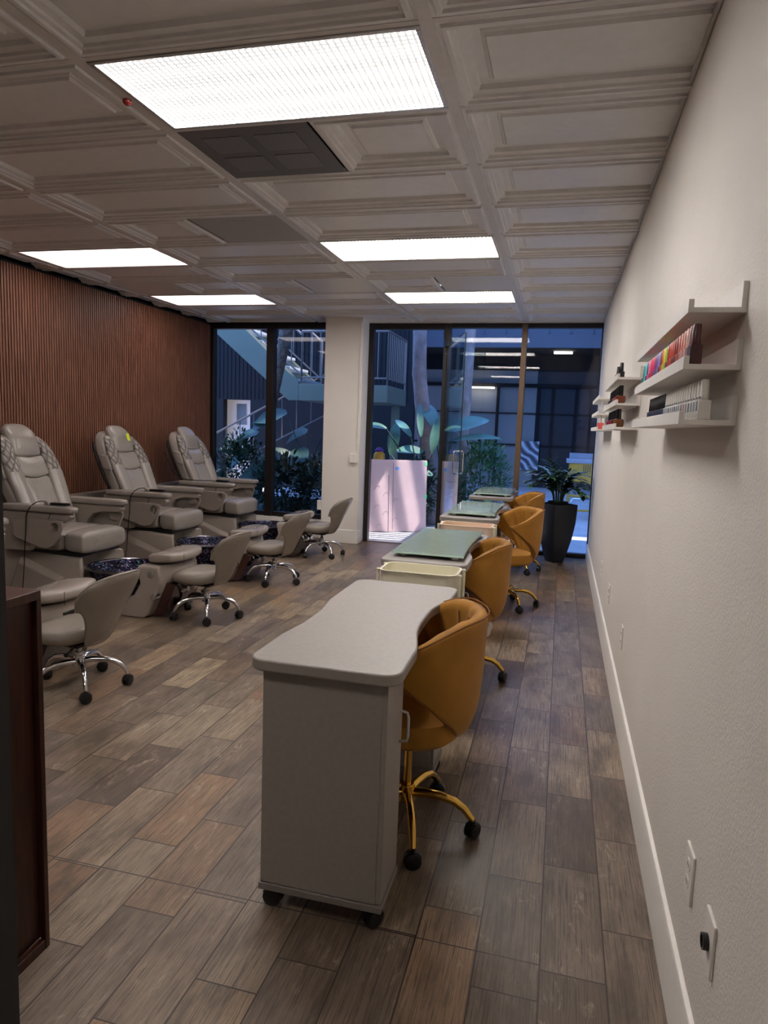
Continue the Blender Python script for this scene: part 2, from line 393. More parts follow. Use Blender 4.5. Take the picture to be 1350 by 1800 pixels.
# ------------------------------------------------------------------ room shell
XR, XL, YW, YB, CZ = 0.372, -4.62, 8.42, -4.2, 2.765
struct('floor', MB().box(XL - 0.2, XR + 0.15, YB, YW + 0.16, -0.1, 0.0), 'floor', flat=True)
struct('wall_right', MB().box(XR, XR + 0.15, YB, YW + 0.14, 0, 3.2), 'wall', flat=True)
struct('wall_back', MB().box(XL - 0.2, XR + 0.15, YB - 0.1, YB, 0, 3.2), 'wall', flat=True)
struct('baseboard_right', MB().prism([(XR, 0), (XR - 0.016, 0), (XR - 0.016, 0.165), (XR - 0.012, 0.178), (XR, 0.182)], 'y', YB, YW - 0.02), 'white', bevel=0.002)
# slatted left wall
mb = MB().box(XL - 0.2, XL, YB, YW + 0.1, 0, 3.0)
struct('wall_left', mb, 'black', flat=True)
mb = MB(); y = 0.4
while y < YW - 0.03:
    mb.box(XL + 0.001, XL + 0.02, y, y + 0.0205, 0.0, CZ - 0.035); y += 0.032
sl = struct('wall_left_slats', mb, 'slat', flat=True); sl.name = 'trim_2'
# low ledge along the slat wall behind the spa chairs
struct('trim_1', MB().box(XL + 0.021, XL + 0.13, 1.5, YW - 0.05, 0.0, 0.72), 'gelrim', bevel=0.004)
# near dark partition at left edge of the view
struct('wall_front', MB().box(-1.0, -0.477, 0.44, 0.50, 0, CZ), 'blackwall', flat=True)

# ceiling
GX = [-0.51, -1.80, -3.08, -4.36]; Y0, PY = 2.30, 0.6085
def ky(k): return Y0 + PY * k
rows = range(-10, 10)
LIGHTS = {(0, 0): 'lamp', (0, 4): 'lampfar', (0, 7): 'lampfar', (2, 4): 'lampleft', (2, 7): 'lampleft', (0, -4): 'lampfar', (2, 0): 'lampleft'}
prof = [(0.0, 0.0), (0.018, 0.0), (0.022, -0.010), (0.038, -0.010), (0.042, 0.0), (0.056, 0.002), (0.060, 0.012), (0.088, 0.016), (0.094, 0.034), (0.130, 0.036), (0.137, 0.030), (0.146, 0.030), (0.152, 0.018), (0.175, 0.018)]
cb = MB(); gb = MB()
def tile(x0, x1, y0, y1, openx=None):
    # openx: side whose moulding is cut off by the wall
    n = len(prof); rings = []
    for d, h in prof:
        a = x0 + d if openx != 'l' else x0; b = x1 - d if openx != 'r' else x1
        s = min(d, (y1 - y0) * 0.36)
        rings.append([(a, y0 + s, CZ + h), (b, y0 + s, CZ + h), (b, y1 - s, CZ + h), (a, y1 - s, CZ + h)])
    vs = [p for r in rings for p in r]; fs = []
    for i in range(n - 1):
        for j in range(4): fs.append((i * 4 + j, i * 4 + (j + 1) % 4, (i + 1) * 4 + (j + 1) % 4, (i + 1) * 4 + j))
    fs.append(tuple((n - 1) * 4 + j for j in range(4))); cb.add(vs, fs)
vents = []
for k in rows:
    y0, y1 = ky(k) + 0.008, min(ky(k + 1) - 0.008, YW + 0.02)
    if y1 - y0 < 0.1: continue
    tile(GX[0] + 0.022, XR, y0, y1, 'r')
    for c in range(3):
        x1, x0 = GX[c] - 0.016, GX[c + 1] + 0.016; xm = (x0 + x1) / 2
        if (c, k) in LIGHTS: continue
        if (c, k) == (0, 1): vents.append(('big', x0, xm, y0, y1)); tile(xm + 0.01, x1, y0, y1)
        elif (c, k) == (0, 6): tile(x0, xm - 0.01, y0, y1); vents.append(('plain', xm, x1, y0, y1))
        elif (c, k) == (1, 3): tile(x0, xm - 0.01, y0, y1); vents.append(('round', xm, x1, y0, y1))
        elif (c, k) == (1, 6): tile(x0, xm - 0.01, y0, y1); vents.append(('plain', xm, x1, y0, y1))
        elif (c, k) == (2, 6): vents.append(('plain', x0, xm, y0, y1)); tile(xm + 0.01, x1, y0, y1)
        else: tile(x0, x1, y0, y1)
    tile(XL, GX[3] - 0.016, y0, y1, 'l')
    gb.box(XL, XR, ky(k) - 0.012, ky(k) + 0.012, CZ - 0.003, CZ + 0.02)
for i, g in enumerate(GX): gb.box(g - 0.02, g + 0.024, YB, YW + 0.05, CZ - 0.006, CZ + 0.02)
gb.box(XR - 0.012, XR, YB, YW + 0.05, CZ - 0.002, CZ + 0.02)
ceil = struct('ceiling', cb, 'ceil', angle=20)
gr = obj('grid', gb, 'ceilgrid', ceil, flat=True)
rb = obj('backing', MB().box(XL - 0.2, XR + 0.15, YB - 0.1, YW + 0.14, CZ + 0.06, CZ + 0.35), 'blackwall', ceil, flat=True)
for (c, k), mt in LIGHTS.items():
    x1, x0 = GX[c] - 0.02, GX[c + 1] + 0.024; y0, y1 = ky(k) + 0.012, ky(k + 1) - 0.012
    lab = {(0, 0): 'largest lit ceiling panel with a square egg-crate grid, above the near desk', (0, 4): 'lit ceiling panel over the middle of the desk row, second nearest on the right',
           (0, 7): 'lit ceiling panel over the desk row closest to the glass front', (2, 4): 'smooth pinkish lit ceiling panel beside the slatted wall, nearer of two',
           (2, 7): 'smooth lit ceiling panel beside the slatted wall, closest to the windows', (0, -4): 'lit ceiling panel overhead behind the viewer, desk side', (2, 0): 'lit ceiling panel beside the slat wall out to the left',}[(c, k)]
    cx, cy = (x0 + x1) / 2, (y0 + y1) / 2
    t = thing('ceiling_light', lab, 'light', (cx, cy, CZ)); hx, hy = (x1 - x0) / 2, (y1 - y0) / 2
    fr = MB(); wf = 0.02
    for a in ((-hx, hx, -hy, -hy + wf), (-hx, hx, hy - wf, hy), (-hx, -hx + wf, -hy + wf, hy - wf), (hx - wf, hx, -hy + wf, hy - wf)): fr.box(*a, -0.008, 0.05)
    obj('frame', fr, 'steel' if mt == 'lamp' else 'ceilgrid', t, bevel=0.003)
    obj('diffuser', MB().box(-hx + wf, hx - wf, -hy + wf, hy - wf, 0.004, 0.012), mt, t, flat=True)
for kind, x0, x1, y0, y1 in vents:
    cx, cy = (x0 + x1) / 2, (y0 + y1) / 2; hx, hy = (x1 - x0) / 2 - 0.004, (y1 - y0) / 2 - 0.002
    if kind == 'big':
        t = thing('air_return_vent', 'dark perforated square air vent next to the largest ceiling light', 'vent', (cx, cy, CZ))
        obj('grille', MB().box(-hx, hx, -hy, hy, -0.002, 0.004), 'vent', t, flat=True)
        b = MB()
        for sx in (-1, 1):
            for sy in (-1, 1):
                b.box(sx * 0.13 - 0.10, sx * 0.13 + 0.10, sy * 0.115 - 0.09, sy * 0.115 + 0.09, -0.0045, -0.002)
        obj('damper_outline', b, vent_mat('perforated_mid', srgb(134, 130, 130), srgb(52, 52, 58), 90), t, flat=True)
    else:
        lb = {'round': 'flat perforated ceiling panel with a faint round diffuser, middle of the ceiling', 'plain': ''}[kind]
        if kind == 'plain':
            lb = 'plain flat ceiling panel beside the lit panel closest to the glass' if cx > -1.5 else ('plain flat ceiling panel in the middle column near the windows' if cx > -3 else 'plain flat ceiling panel beside the slat wall just before its last light')
        t = thing('flat_ceiling_panel', lb, 'panel', (cx, cy, CZ))
        obj('face', MB().box(-hx, hx, -hy, hy, -0.002, 0.006), 'ventlite' if kind == 'round' else 'ceilgrid', t, flat=True)
        if kind == 'round': obj('diffuser', MB().lathe([(0.22, -0.001), (0.22, -0.003), (0.05, -0.0035)], 40), M['ventlite'], t)
tag(obj('fire_sensor', MB().lathe([(0.018, 0), (0.018, -0.012), (0.008, -0.02)], 16), 'redsensor', loc=(-1.805, 2.60, CZ - 0.006)), 'tiny dark red sensor on the ceiling grid by the largest light', 'sensor')

# ------------------------------------------------------------------ glass front
def pane(name, x0, x1, z0, z1, y=YW + 0.04, m='glass'):
    o = struct(name, MB().add([(x0, y, z0), (x1, y, z0), (x1, y, z1), (x0, y, z1)], [(0, 1, 2, 3)]), m, flat=True); return o
ZT = 2.715
# column
struct('wall_pillar', MB().box(-2.91, -2.425, 8.16, YW + 0.14, 0, CZ + 0.05), 'wall', bevel=0.006).name = 'wall_far'
struct('baseboard_far', MB().box(-2.922, -2.412, 8.146, 8.30, 0, 0.17), 'white', bevel=0.004)
fr = MB()
fr.box(XL, -2.91, YW, YW + 0.1, ZT - 0.03, CZ + 0.03); fr.box(XL, -2.91, YW, YW + 0.1, 0.24, 0.30); fr.box(XL, XL + 0.05, YW, YW + 0.1, 0.24, ZT)
fr.box(-3.80, -3.70, YW - 0.02, YW + 0.1, 0.24, ZT); fr.box(-2.96, -2.91, YW, YW + 0.1, 0.24, ZT)
w1 = struct('window_1', fr, 'darkframe', bevel=0.003)
obj('glass', MB().add([(XL + 0.05, YW + 0.05, 0.3), (-2.96, YW + 0.05, 0.3), (-2.96, YW + 0.05, ZT - 0.03), (XL + 0.05, YW + 0.05, ZT - 0.03)], [(0, 1, 2, 3)]), 'glass', w1, flat=True)
struct('trim_3', MB().box(XL, -2.91, YW - 0.04, YW + 0.12, 0, 0.24), 'white', bevel=0.004)
struct('wall_header', MB().box(-2.425, XR, YW - 0.02, YW + 0.12, ZT + 0.035, CZ + 0.05), 'white', flat=True).name = 'trim_4'
fr = MB(); fr.box(-2.425, -1.44, YW, YW + 0.1, ZT - 0.035, ZT + 0.035); fr.box(-2.425, -2.365, YW, YW + 0.1, 0, ZT - 0.035)
fr.box(-1.475, -1.395, YW - 0.02, YW + 0.1, 0, ZT + 0.03)
d1 = struct('door_1', fr, 'darkframe', bevel=0.003)
obj('threshold', MB().box(-2.365, -1.475, YW, YW + 0.1, 0.0, 0.012), 'steel', d1, bevel=0.002)
# frameless glass leaf, swung inwards about the mullion
hx, hy = -1.43, YW - 0.04; ang = radians(-68)
lf = obj('door_leaf', MB().box(0, 0.93, -0.006, 0.006, 0.014, 2.52), 'doorglass', d1, flat=True, loc=(hx, hy, 0)); lf.rotation_euler = (0, 0, ang)
obj('leaf_edge', MB().box(0.9302, 0.9312, -0.006, 0.006, 0.01, 2.52), 'glassedge', lf, flat=True)
obj('bottom_rail', MB().box(0.0, 0.93, -0.012, 0.012, 0.012, 0.022), 'steel', lf, flat=True)
h = MB()
for sy in (1, -1):
    p = [(0.85, sy * 0.007, 0.99), (0.85, sy * 0.045, 0.99), (0.85, sy * 0.055, 1.01), (0.85, sy * 0.055, 1.22), (0.85, sy * 0.045, 1.24), (0.85, sy * 0.007, 1.24)]
    h.tube(p, 0.0095, 10)
obj('handle', h, 'chrome', lf)
obj('closer', MB().box(0.0, 0.12, -0.03, 0.03, 2.46, 2.55), 'black', lf, bevel=0.004)
fr = MB(); fr.box(-1.395, XR, YW, YW + 0.1, ZT - 0.02, ZT + 0.035); fr.box(-1.395, XR, YW, YW + 0.1, 0, 0.045)
fr.box(XR - 0.012, XR, YW, YW + 0.1, 0.045, ZT)
w2 = struct('window_2', fr, 'darkframe', bevel=0.003)
obj('mullion', MB().box(-0.545, -0.482, YW - 0.025, YW + 0.1, 0.0, ZT + 0.02), 'bronze', w2, bevel=0.003)
obj('glass', MB().add([(-1.395, YW + 0.05, 0.045), (XR - 0.01, YW + 0.05, 0.045), (XR - 0.01, YW + 0.05, ZT - 0.02), (-1.395, YW + 0.05, ZT - 0.02)], [(0, 1, 2, 3)]), 'glass', w2, flat=True)
# conduit and boxes on the column
t = thing('alarm_conduit', 'thin white conduit running down the white column to a box', 'conduit', (-2.48, 8.16, 1.05))
obj('conduit', MB().tube([(0.03, -0.008, 1.70), (0.03, -0.008, 0.12), (0.0, -0.008, 0.08)], 0.008, 8), 'white', t)
obj('junction_box', MB().box(-0.06, 0.035, -0.04, 0.0, -0.03, 0.08), 'white', t, bevel=0.004)
tag(obj('wall_switch', MB().box(-2.46, -2.42, 8.14, 8.161, 1.25, 1.33), 'white', bevel=0.003), 'small white square switch on the white column above the box', 'switch')
tag(obj('sensor_box', MB().box(-2.97, -2.912, 8.17, 8.24, 0.40, 0.52), 'white', bevel=0.004), 'small white box on the side of the white column near the last stool', 'box')

# wall plates on the right wall
def plate(y, z, w_, h_, label, cat, kind):
    t = thing('wall_plate' if kind == 'cable' else 'power_outlet', label, cat, (XR, y, z))
    obj('cover', MB().box(-0.007, 0.0, -w_ / 2, w_ / 2, -h_ / 2, h_ / 2), 'white', t, bevel=0.002)
    if kind == 'cable':
        obj('cable_hole', MB().lathe([(0.017, 0), (0.017, 0.012), (0.013, 0.012), (0.012, 0.002)], 20), 'black', t).matrix_local = Matrix.Translation((-0.007, 0, 0.0)) @ Matrix.Rotation(-pi / 2, 4, 'Y')
    else:
        for s in (-1, 1):
            so = obj('socket', MB().prism([(p[0], s * 0.022 + p[1]) for p in rrect(-0.016, 0.016, -0.014, 0.014, 0.01, 3)], 'x', -0.009, -0.006), 'white', t)
            for q in (-1, 1): obj('slot', MB().box(-0.0095, -0.009, q * 0.006 - 0.001, q * 0.006 + 0.001, s * 0.022 - 0.004, s * 0.022 + 0.005), 'black', so)
plate(1.69, 0.43, 0.08, 0.125, 'white double outlet low on the right wall, beside the plate with a cable hole', 'outlet', 'socket')
plate(1.455, 0.43, 0.075, 0.12, 'white wall plate with a round dark cable hole, nearest on the right wall', 'wall plate', 'cable')
plate(3.70, 0.43, 0.08, 0.12, 'white outlet on the right wall beside the second mustard chair', 'outlet', 'socket')
plate(4.72, 0.43, 0.08, 0.12, 'white outlet on the right wall between the second and third mustard chairs', 'outlet', 'socket')
plate(5.63, 0.42, 0.08, 0.12, 'white outlet on the right wall beside the third mustard chair', 'outlet', 'socket')

# ------------------------------------------------------------------ casters
def caster_mb(r=0.029, w_=0.038):
    b = MB()
    for s in (-1, 1):
        b.tube([(0, s * w_ * 0.52, r), (0, s * w_ * 0.48, r), (0, s * w_ * 0.14, r)], [r * 0.9, r, r], 18)
    b.tube([(0, -w_ * 0.16, r), (0, w_ * 0.16, r)], r * 0.5, 12)
    # hood
    rings = []
    for yy in (-w_ * 0.3, w_ * 0.3):
        pts = [(r * 1.12 * cos(a), yy, r + r * 1.12 * sin(a)) for a in [radians(-10 + 25 * i) for i in range(8)]]
        pts += [(r * 0.9 * cos(a), yy, r + r * 0.9 * sin(a)) for a in [radians(165 - 25 * i) for i in range(8)]]
        rings.append(pts)
    b.loft(rings)
    b.cyl((0, 0, r * 1.6), (0, 0, r * 2.5), r * 0.32, n=10)
    return b
def star_base(t, metal, R, phase, hubz, column_top, seat_z, arm_flat=0.75):
    col = MB(); col.cyl((0, 0, hubz - 0.03), (0, 0, hubz + 0.035), 0.034, 0.028, 20)
    if metal != 'gold': col.cyl((0, 0, hubz + 0.03), (0, 0, hubz + (seat_z - hubz) * 0.55), 0.024, n=20)
    obj('hub', col, metal, t, bevel=0.003)
    obj('gas_lift', MB().cyl((0, 0, hubz), (0, 0, seat_z), 0.014, n=16), 'gold' if metal == 'gold' else 'steel', t)
    for i in range(5):
        a = phase + 2 * pi * i / 5; ca, sa = cos(a), sin(a)
        pts = [(0.02, hubz), (0.07, hubz + 0.006), (0.13, hubz + 0.004), (0.18, hubz - 0.008), (0.215, hubz - 0.03), (0.24, hubz - 0.06), (R, 0.064)]
        pts = [(p[0] * R / 0.25 if p[0] < R else p[0], p[1]) for p in pts]
        obj('arm', MB().tube([(ca * r_, sa * r_, z_) for r_, z_ in pts], [0.018, 0.0175, 0.016, 0.015, 0.014, 0.0125, 0.011], 12), metal, t)
        c = obj('caster', caster_mb(), 'black', t, loc=(ca * R, sa * R, 0)); c.rotation_euler = (0, 0, a + 1.1 + i * 0.9)

# ------------------------------------------------------------------ mustard chairs
def mustard_chair(label, loc, rz, phase):
    t = thing('tub_chair', label, 'chair', loc, rz, 'mustard tub chairs at the desks')
    star_base(t, 'gold', 0.25, phase - rz, 0.135, 0.3, 0.36)
    def prm(u, v):
        ph = (u * 2 - 1); vv = v
        half = radians(lerp([(0, 24), (0.1, 40), (0.3, 64), (0.6, 90), (0.85, 108), (1, 118)], vv)); a = ph * half
        zt = 0.845 - 0.13 * smooth(0.30, 1.0, abs(a) / radians(122)); zb = 0.365 + 0.03 * abs(ph)
        z = zb + (zt - zb) * vv
        r = lerp([(0, 0.185), (0.1, 0.222), (0.3, 0.248), (0.6, 0.258), (1, 0.265)], vv)
        return a, r, z, ph
    def outer(u, v):
        a, r, z, ph = prm(u, v); return (r * cos(a), r * 1.02 * sin(a), z)
    def inner(u, v):
        a, r, z, ph = prm(u, v)
        r -= 0.052 * (0.55 + 0.45 * smooth(0, 0.2, v)) * (1 - 0.35 * abs(ph) ** 6)
        r += 0.011 * abs(cos(ph * pi * 4.5)) ** 0.6 - 0.011
        return (r * cos(a), r * 1.02 * sin(a), z - 0.002)
    obj('backrest', MB().sheet(outer, 36, 12, inner), 'mustard', t, sub=1)
    # channel seams
    sm = MB()
    for k in range(-3, 5):
        u = (k - 0.5) / 4.5; u = (u + 1) / 2
        if not 0.05 < u < 0.95: continue
        pts = []
        for j in range(5, 14):
            p = Vector(inner(u, min(1, j / 12.0))) if j <= 12 else None
            if p is not None: pts.append(p)
        sm.tube([p + Vector((-cos(prm(u, .5)[0]), -sin(prm(u, .5)[0]), 0)) * 0.001 for p in pts[:-1]], 0.0022, 6)
    obj('channel_seam', sm, 'piping', t)
    # piping round the outer panel
    edge = [outer(0.02, v / 10) for v in range(0, 11)] + [outer(u / 20, 1.0) for u in range(1, 20)] + [outer(0.98, 1 - v / 10) for v in range(0, 11)]
    edge = [(p[0] * 1.004, p[1] * 1.004, p[2] - 0.003) for p in edge[2:-2]]
    obj('piping', MB().tube(edge, 0.0032, 6), 'piping', t)
    s_ = MB(); rings = []
    for r, z in ((0.12, 0.375), (0.19, 0.38), (0.212, 0.40), (0.215, 0.44), (0.205, 0.468), (0.16, 0.482), (0.05, 0.486)):
        rings.append([(p[0] - 0.035, p[1], z) for p in ellipse(r * 1.02, r * 0.95, 28, 2.6)])
    obj('seat', s_.loft(rings), 'mustard', t)
    obj('seat_plate', MB().box(-0.09, 0.09, -0.09, 0.09, 0.355, 0.375), 'black', t, bevel=0.004)
    return t
mustard_chair('mustard velvet tub chair on gold star base at the nearest grey desk', (-0.475, 2.36, 0), radians(8), radians(0))
mustard_chair('mustard tub chair in front of the glass-topped desk second from the viewer', (-0.50, 3.95, 0), radians(8), radians(8))
mustard_chair('mustard tub chair at the third desk from the viewer, its seat front showing', (-0.37, 5.80, 0), radians(26), radians(10))
mustard_chair('farthest mustard tub chair, right beside the tall black planter', (-0.40, 7.35, 0), radians(16), radians(14))

# ------------------------------------------------------------------ manicure desks
def desk_top_poly(L=1.085, W_=0.455):
    pts = []
    def corner(cx, cy, r, a0):
        for i in range(7):
            a = radians(a0 + 15 * i); pts.append((cx + r * cos(a), cy + r * sin(a)))
    x0, x1 = -W_ / 2, W_ / 2; r = 0.05
    corner(x0 + r, r, r, 180); corner(x1 - r, r, r, 270)
    for k in range(1, 16):
        y_ = 0.20 + (L - 0.36) * k / 16; u = k / 16
        pts.append((x1 - 0.048 * (smooth(0.0, 0.42, u) - smooth(0.66, 1.0, u)), y_))
    corner(x1 - r, L - r, r, 0); corner(x0 + r, L - r, r, 90)
    for k in range(15, 0, -1):
        y_ = 0.20 + (L - 0.36) * k / 16; u = k / 16
        pts.append((x0 + 0.022 * (smooth(0.0, 0.3, u) - smooth(0.45, 0.72, u)), y_))
    return pts
def manicure_desk(label, loc, glass=False, arch=False, L=1.085):
    """origin at the near edge of the desk, centred in x; sitter's side faces +x"""
    t = thing('manicure_desk', label, 'desk', loc, 0, 'grey manicure desks in a row')
    poly = desk_top_poly(L)
    obj('desktop', MB().prism(poly, 'z', 0.768, 0.803), 'desk', t, bevel=0.006, seg=3)
    if not arch:
        x0, x1 = -0.19, 0.19
        for i, (ya, yb) in enumerate(((0.035, 0.235), (L - 0.25, L - 0.05))):
            c = obj('cabinet', MB().box(x0, x1 - 0.016, ya, yb, 0.09, 0.768), 'desk', t, bevel=0.002)
            obj('cabinet_base', MB().box(x0 - 0.004, x1 + 0.004, ya - 0.006, yb + 0.004, 0.068, 0.089), 'deskedge', t, bevel=0.002)
            if i == 0:
                d = obj('door', MB().box(x1 - 0.016, x1, ya + 0.002, yb - 0.002, 0.093, 0.764), 'desk', t, bevel=0.0015)
                obj('handle', MB().tube([(x1, yb - 0.03, 0.52), (x1 + 0.022, yb - 0.03, 0.525), (x1 + 0.026, yb - 0.03, 0.54), (x1 + 0.026, yb - 0.03, 0.60), (x1 + 0.022, yb - 0.03, 0.615), (x1, yb - 0.03, 0.62)], 0.0045, 8), 'steel', d)
            else:
                for za, zb in ((0.60, 0.764), (0.35, 0.597), (0.093, 0.347)):
                    d = obj('drawer', MB().box(x1 - 0.016, x1, ya + 0.002, yb - 0.002, za, zb), 'desk', t, bevel=0.0015)
                    obj('knob', MB().tube([(x1, (ya + yb) / 2, (za + zb) / 2), (x1 + 0.012, (ya + yb) / 2, (za + zb) / 2), (x1 + 0.022, (ya + yb) / 2, (za + zb) / 2)], [0.006, 0.006, 0.014], 12), 'steel', d)
        obj('modesty_panel', MB().box(x0 + 0.01, x0 + 0.03, 0.235, L - 0.25, 0.30, 0.768), 'desk', t, bevel=0.002)
        for cx in (x0 + 0.03, x1 - 0.03):
            for cy in (0.07, L - 0.08):
                c = obj('caster', caster_mb(0.029, 0.038), 'black', t, loc=(cx, cy, 0)); c.rotation_euler = (0, 0, 0.5 + cx * 3)
    else:
        for cy in (0.03, L - 0.06):
            p = [(-0.185, 0.0), (-0.185, 0.70)]
            out = [(-0.20, 0.0), (-0.20, 0.70)] + [(-0.15 - 0.05 * cos(radians(a)), 0.70 + 0.05 * sin(radians(a))) for a in (30, 60, 90)] + [(0.15 + 0.05 * sin(radians(a)), 0.70 + 0.05 * cos(radians(a))) for a in (0, 30, 60)] + [(0.20, 0.70), (0.20, 0.0)]
            inn = [(0.172, 0.0), (0.172, 0.70), (0.15, 0.722), (-0.15, 0.722), (-0.172, 0.70), (-0.172, 0.0)]
            b = MB(); b.prism(out[:7][::1] + out[7:] + inn, 'y', cy, cy + 0.03)
            obj('arched_leg_frame', b, 'desk', t, bevel=0.003)
        obj('drawer', MB().box(-0.165, 0.165, 0.07, 0.30, 0.55, 0.70), 'desk', t, bevel=0.003)
        obj('shelf', MB().box(-0.17, 0.17, 0.061, L - 0.061, 0.28, 0.30), 'desk', t, bevel=0.002)
        obj('modesty_panel', MB().box(-0.18, -0.165, 0.061, L - 0.061, 0.32, 0.70), 'desk', t, bevel=0.002)
    if glass:
        gx0, gx1, gy0, gy1 = -0.185, 0.195, 0.10, 0.97 * L - 0.04
        gp = [(gx0, gy0), (gx1, gy0)] + [(gx1 - 0.012 * sin(pi * k / 10), gy0 + (gy1 - gy0) * k / 10) for k in range(1, 10)] + [(gx1, gy1), (gx0, gy1)]
        g = obj('glass_top', MB().add([(p[0], p[1], 0.832) for p in gp], [tuple(range(len(gp)))]), 'topglass', t, flat=True)
        e = MB(); n = len(gp)
        e.add([(p[0], p[1], 0.822) for p in gp] + [(p[0], p[1], 0.832) for p in gp], [(i, (i + 1) % n, n + (i + 1) % n, n + i) for i in range(n)])
        obj('glass_edge', e, 'topglassedge', g, flat=True)
        for cx in (gx0 + 0.05, gx1 - 0.055):
            for cy in (gy0 + 0.05, gy1 - 0.05):
                obj('standoff', MB().lathe([(0.022, 0.803), (0.022, 0.821), (0.015, 0.8215)], 20, (cx, cy, 0)), 'steel', t)
    return t
manicure_desk('nearest grey manicure desk with bare wavy top, closest to the viewer', (-0.615, 1.755, 0), L=1.125)
manicure_desk('glass-topped grey manicure desk second from the viewer, behind the first cream cart', (-0.648, 3.36, 0), glass=True)
manicure_desk('glass-topped grey manicure desk third from the viewer, behind the peach-lined cart', (-0.665, 5.22, 0), glass=True)
manicure_desk('farthest grey manicure desk with arched end frame and glass top, by the window', (-0.675, 7.02, 0), glass=True, arch=True, L=1.03)

# ------------------------------------------------------------------ rolling carts
def cart(label, loc, m):
    t = thing('utility_cart', label, 'cart', loc, 0, 'cream three-tier carts')
    for i, zt in enumerate((0.80, 0.49, 0.20)):
        hz = 0.115
        def ring(off, z, r): return [(p[0], p[1], z) for p in rrect(-0.185 - off, 0.185 + off, -0.108 - off, 0.108 + off, r, 5)]
        b = MB(); rings = [ring(-0.02, zt - hz, 0.04), ring(-0.002, zt - hz + 0.015, 0.045), ring(0.0, zt - 0.006, 0.045), ring(0.006, zt - 0.004, 0.048), ring(0.006, zt, 0.048), ring(-0.004, zt, 0.042), ring(-0.006, zt - hz + 0.018, 0.04), ring(-0.022, zt - hz + 0.006, 0.03)]
        obj('tray', b.loft(rings), m if i == 0 else 'cream', t)
    for sx in (-1, 1):
        for sy in (-1, 1):
            obj('post', MB().tube([(sx * 0.201, sy * 0.07, 0.09), (sx * 0.199, sy * 0.07, 0.79)], [0.0085, 0.0085], 12), 'cream', t, bevel=0.002)
            obj('post_cap', MB().lathe([(0.0095, 0.79), (0.0105, 0.796), (0.006, 0.801)], 12, (sx * 0.199, sy * 0.07, 0)), 'cream', t)
            b = MB(); b.tube([(0, -0.012, 0.035), (0, 0.012, 0.035)], 0.034, 18)
            c = obj('caster', b, 'white', t, loc=(sx * 0.185, sy * 0.075, 0)); c.rotation_euler = (0, 0, 0.7)
            obj('caster_fork', MB().tube([(0.0, 0.018, 0.035), (0.015, 0.018, 0.06), (0.012, 0.0, 0.085), (0.012, -0.0, 0.095)], 0.007, 8), 'steel', c)
        obj('handle', MB().tube([(sx * 0.205, -0.07, 0.60), (sx * 0.225, -0.05, 0.60), (sx * 0.225, 0.05, 0.60), (sx * 0.205, 0.07, 0.60)], 0.005, 8), 'cream', t)
    return t
cart('cream rolling cart with empty top tray, between the nearest two desks', (-0.625, 3.225, 0), 'cream')
c2 = cart('rolling cart with peach-tinted top tray holding papers, between the second and third desks', (-0.628, 4.92, 0), 'peach')
tag(obj('leaflet', MB().box(-0.58, -0.47, 4.86, 5.0, 0.692, 0.762), 'paper', bevel=0.001), 'stack of pinkish printed leaflets in the peach-lined cart tray', 'paper')

# ------------------------------------------------------------------ grey stools
def stool(label, loc, rz, phase):
    """back towards local +x"""
    t = thing('pedicure_stool', label, 'stool', loc, rz, 'grey pedicure stools with chrome star bases')
    star_base(t, 'chrome', 0.25, phase - rz, 0.15, 0.24, 0.25)
    for o in list(COL.objects):
        pass
    rings = []
    for sc, z, dz in ((0.45, 0.262, 0), (0.80, 0.270, 0), (0.96, 0.292, 0), (1.0, 0.322, 0), (0.96, 0.350, 0), (0.82, 0.368, 0), (0.5, 0.376, 0), (0.15, 0.378, 0)):
        ring = []
        for px, py in ellipse(0.205, 0.205, 32, 2.5):
            px *= sc; py *= sc
            wd = 1.0 - 0.22 * smooth(0.0, 0.22, px)       # narrower at the back
            droop = -0.035 * smooth(0.08, 0.22, -px) + 0.03 * smooth(0.08, 0.22, px)
            ring.append((px - 0.05, py * wd, z + droop * (0.4 + sc * 0.6)))
        rings.append(ring)
    obj('seat', MB().loft(rings), 'stoolleather', t, sub=1)
    AM = radians(58)
    def surf(off):
        def fn(u, v):
            q = u * 2 - 1; a = q * AM; sq = abs(q)
            zt = 0.688 - 0.055 * sq ** 2 - 0.125 * (1 - max(0.0, 1 - sq ** 5) ** 0.5)
            zb = 0.262 + 0.215 * smooth(0.48, 0.88, sq)
            z = zb + (zt - zb) * v
            xc = lerp([(0.26, 0.13), (0.30, 0.155), (0.36, 0.185), (0.45, 0.225), (0.55, 0.27), (0.69, 0.34)], z)
            R_ = lerp([(0.26, 0.16), (0.40, 0.175), (0.55, 0.225), (0.69, 0.235)], z)
            e = (1 - 0.6 * sq ** 10) * (1 - 0.5 * abs(2 * v - 1) ** 10) * (0.8 + 0.3 * smooth(0.3, 0.8, v))
            r = R_ + off * e
            return (xc - R_ + r * cos(a), r * sin(a), z)
        return fn
    obj('backrest', MB().sheet(surf(0.026), 28, 12, surf(-0.026)), 'stoolleather', t, sub=1)
    pts = []
    for k in range(1, 13): pts.append(surf(0.022)(0.012, k / 12))
    for k in range(1, 40): pts.append(surf(0.019)(0.012 + 0.976 * k / 40, 0.985))
    for k in range(12, 0, -1): pts.append(surf(0.022)(0.988, k / 12))
    obj('piping', MB().tube(pts, 0.0028, 6), 'gelrim', t)
    obj('seat_plate', MB().box(-0.08, 0.07, -0.08, 0.08, 0.248, 0.266), 'black', t, bevel=0.004)
    obj('lift_lever', MB().tube([(0.03, -0.05, 0.252), (0.07, -0.14, 0.247), (0.08, -0.17, 0.243)], [0.005, 0.006, 0.012], 8), 'black', t)
    return t
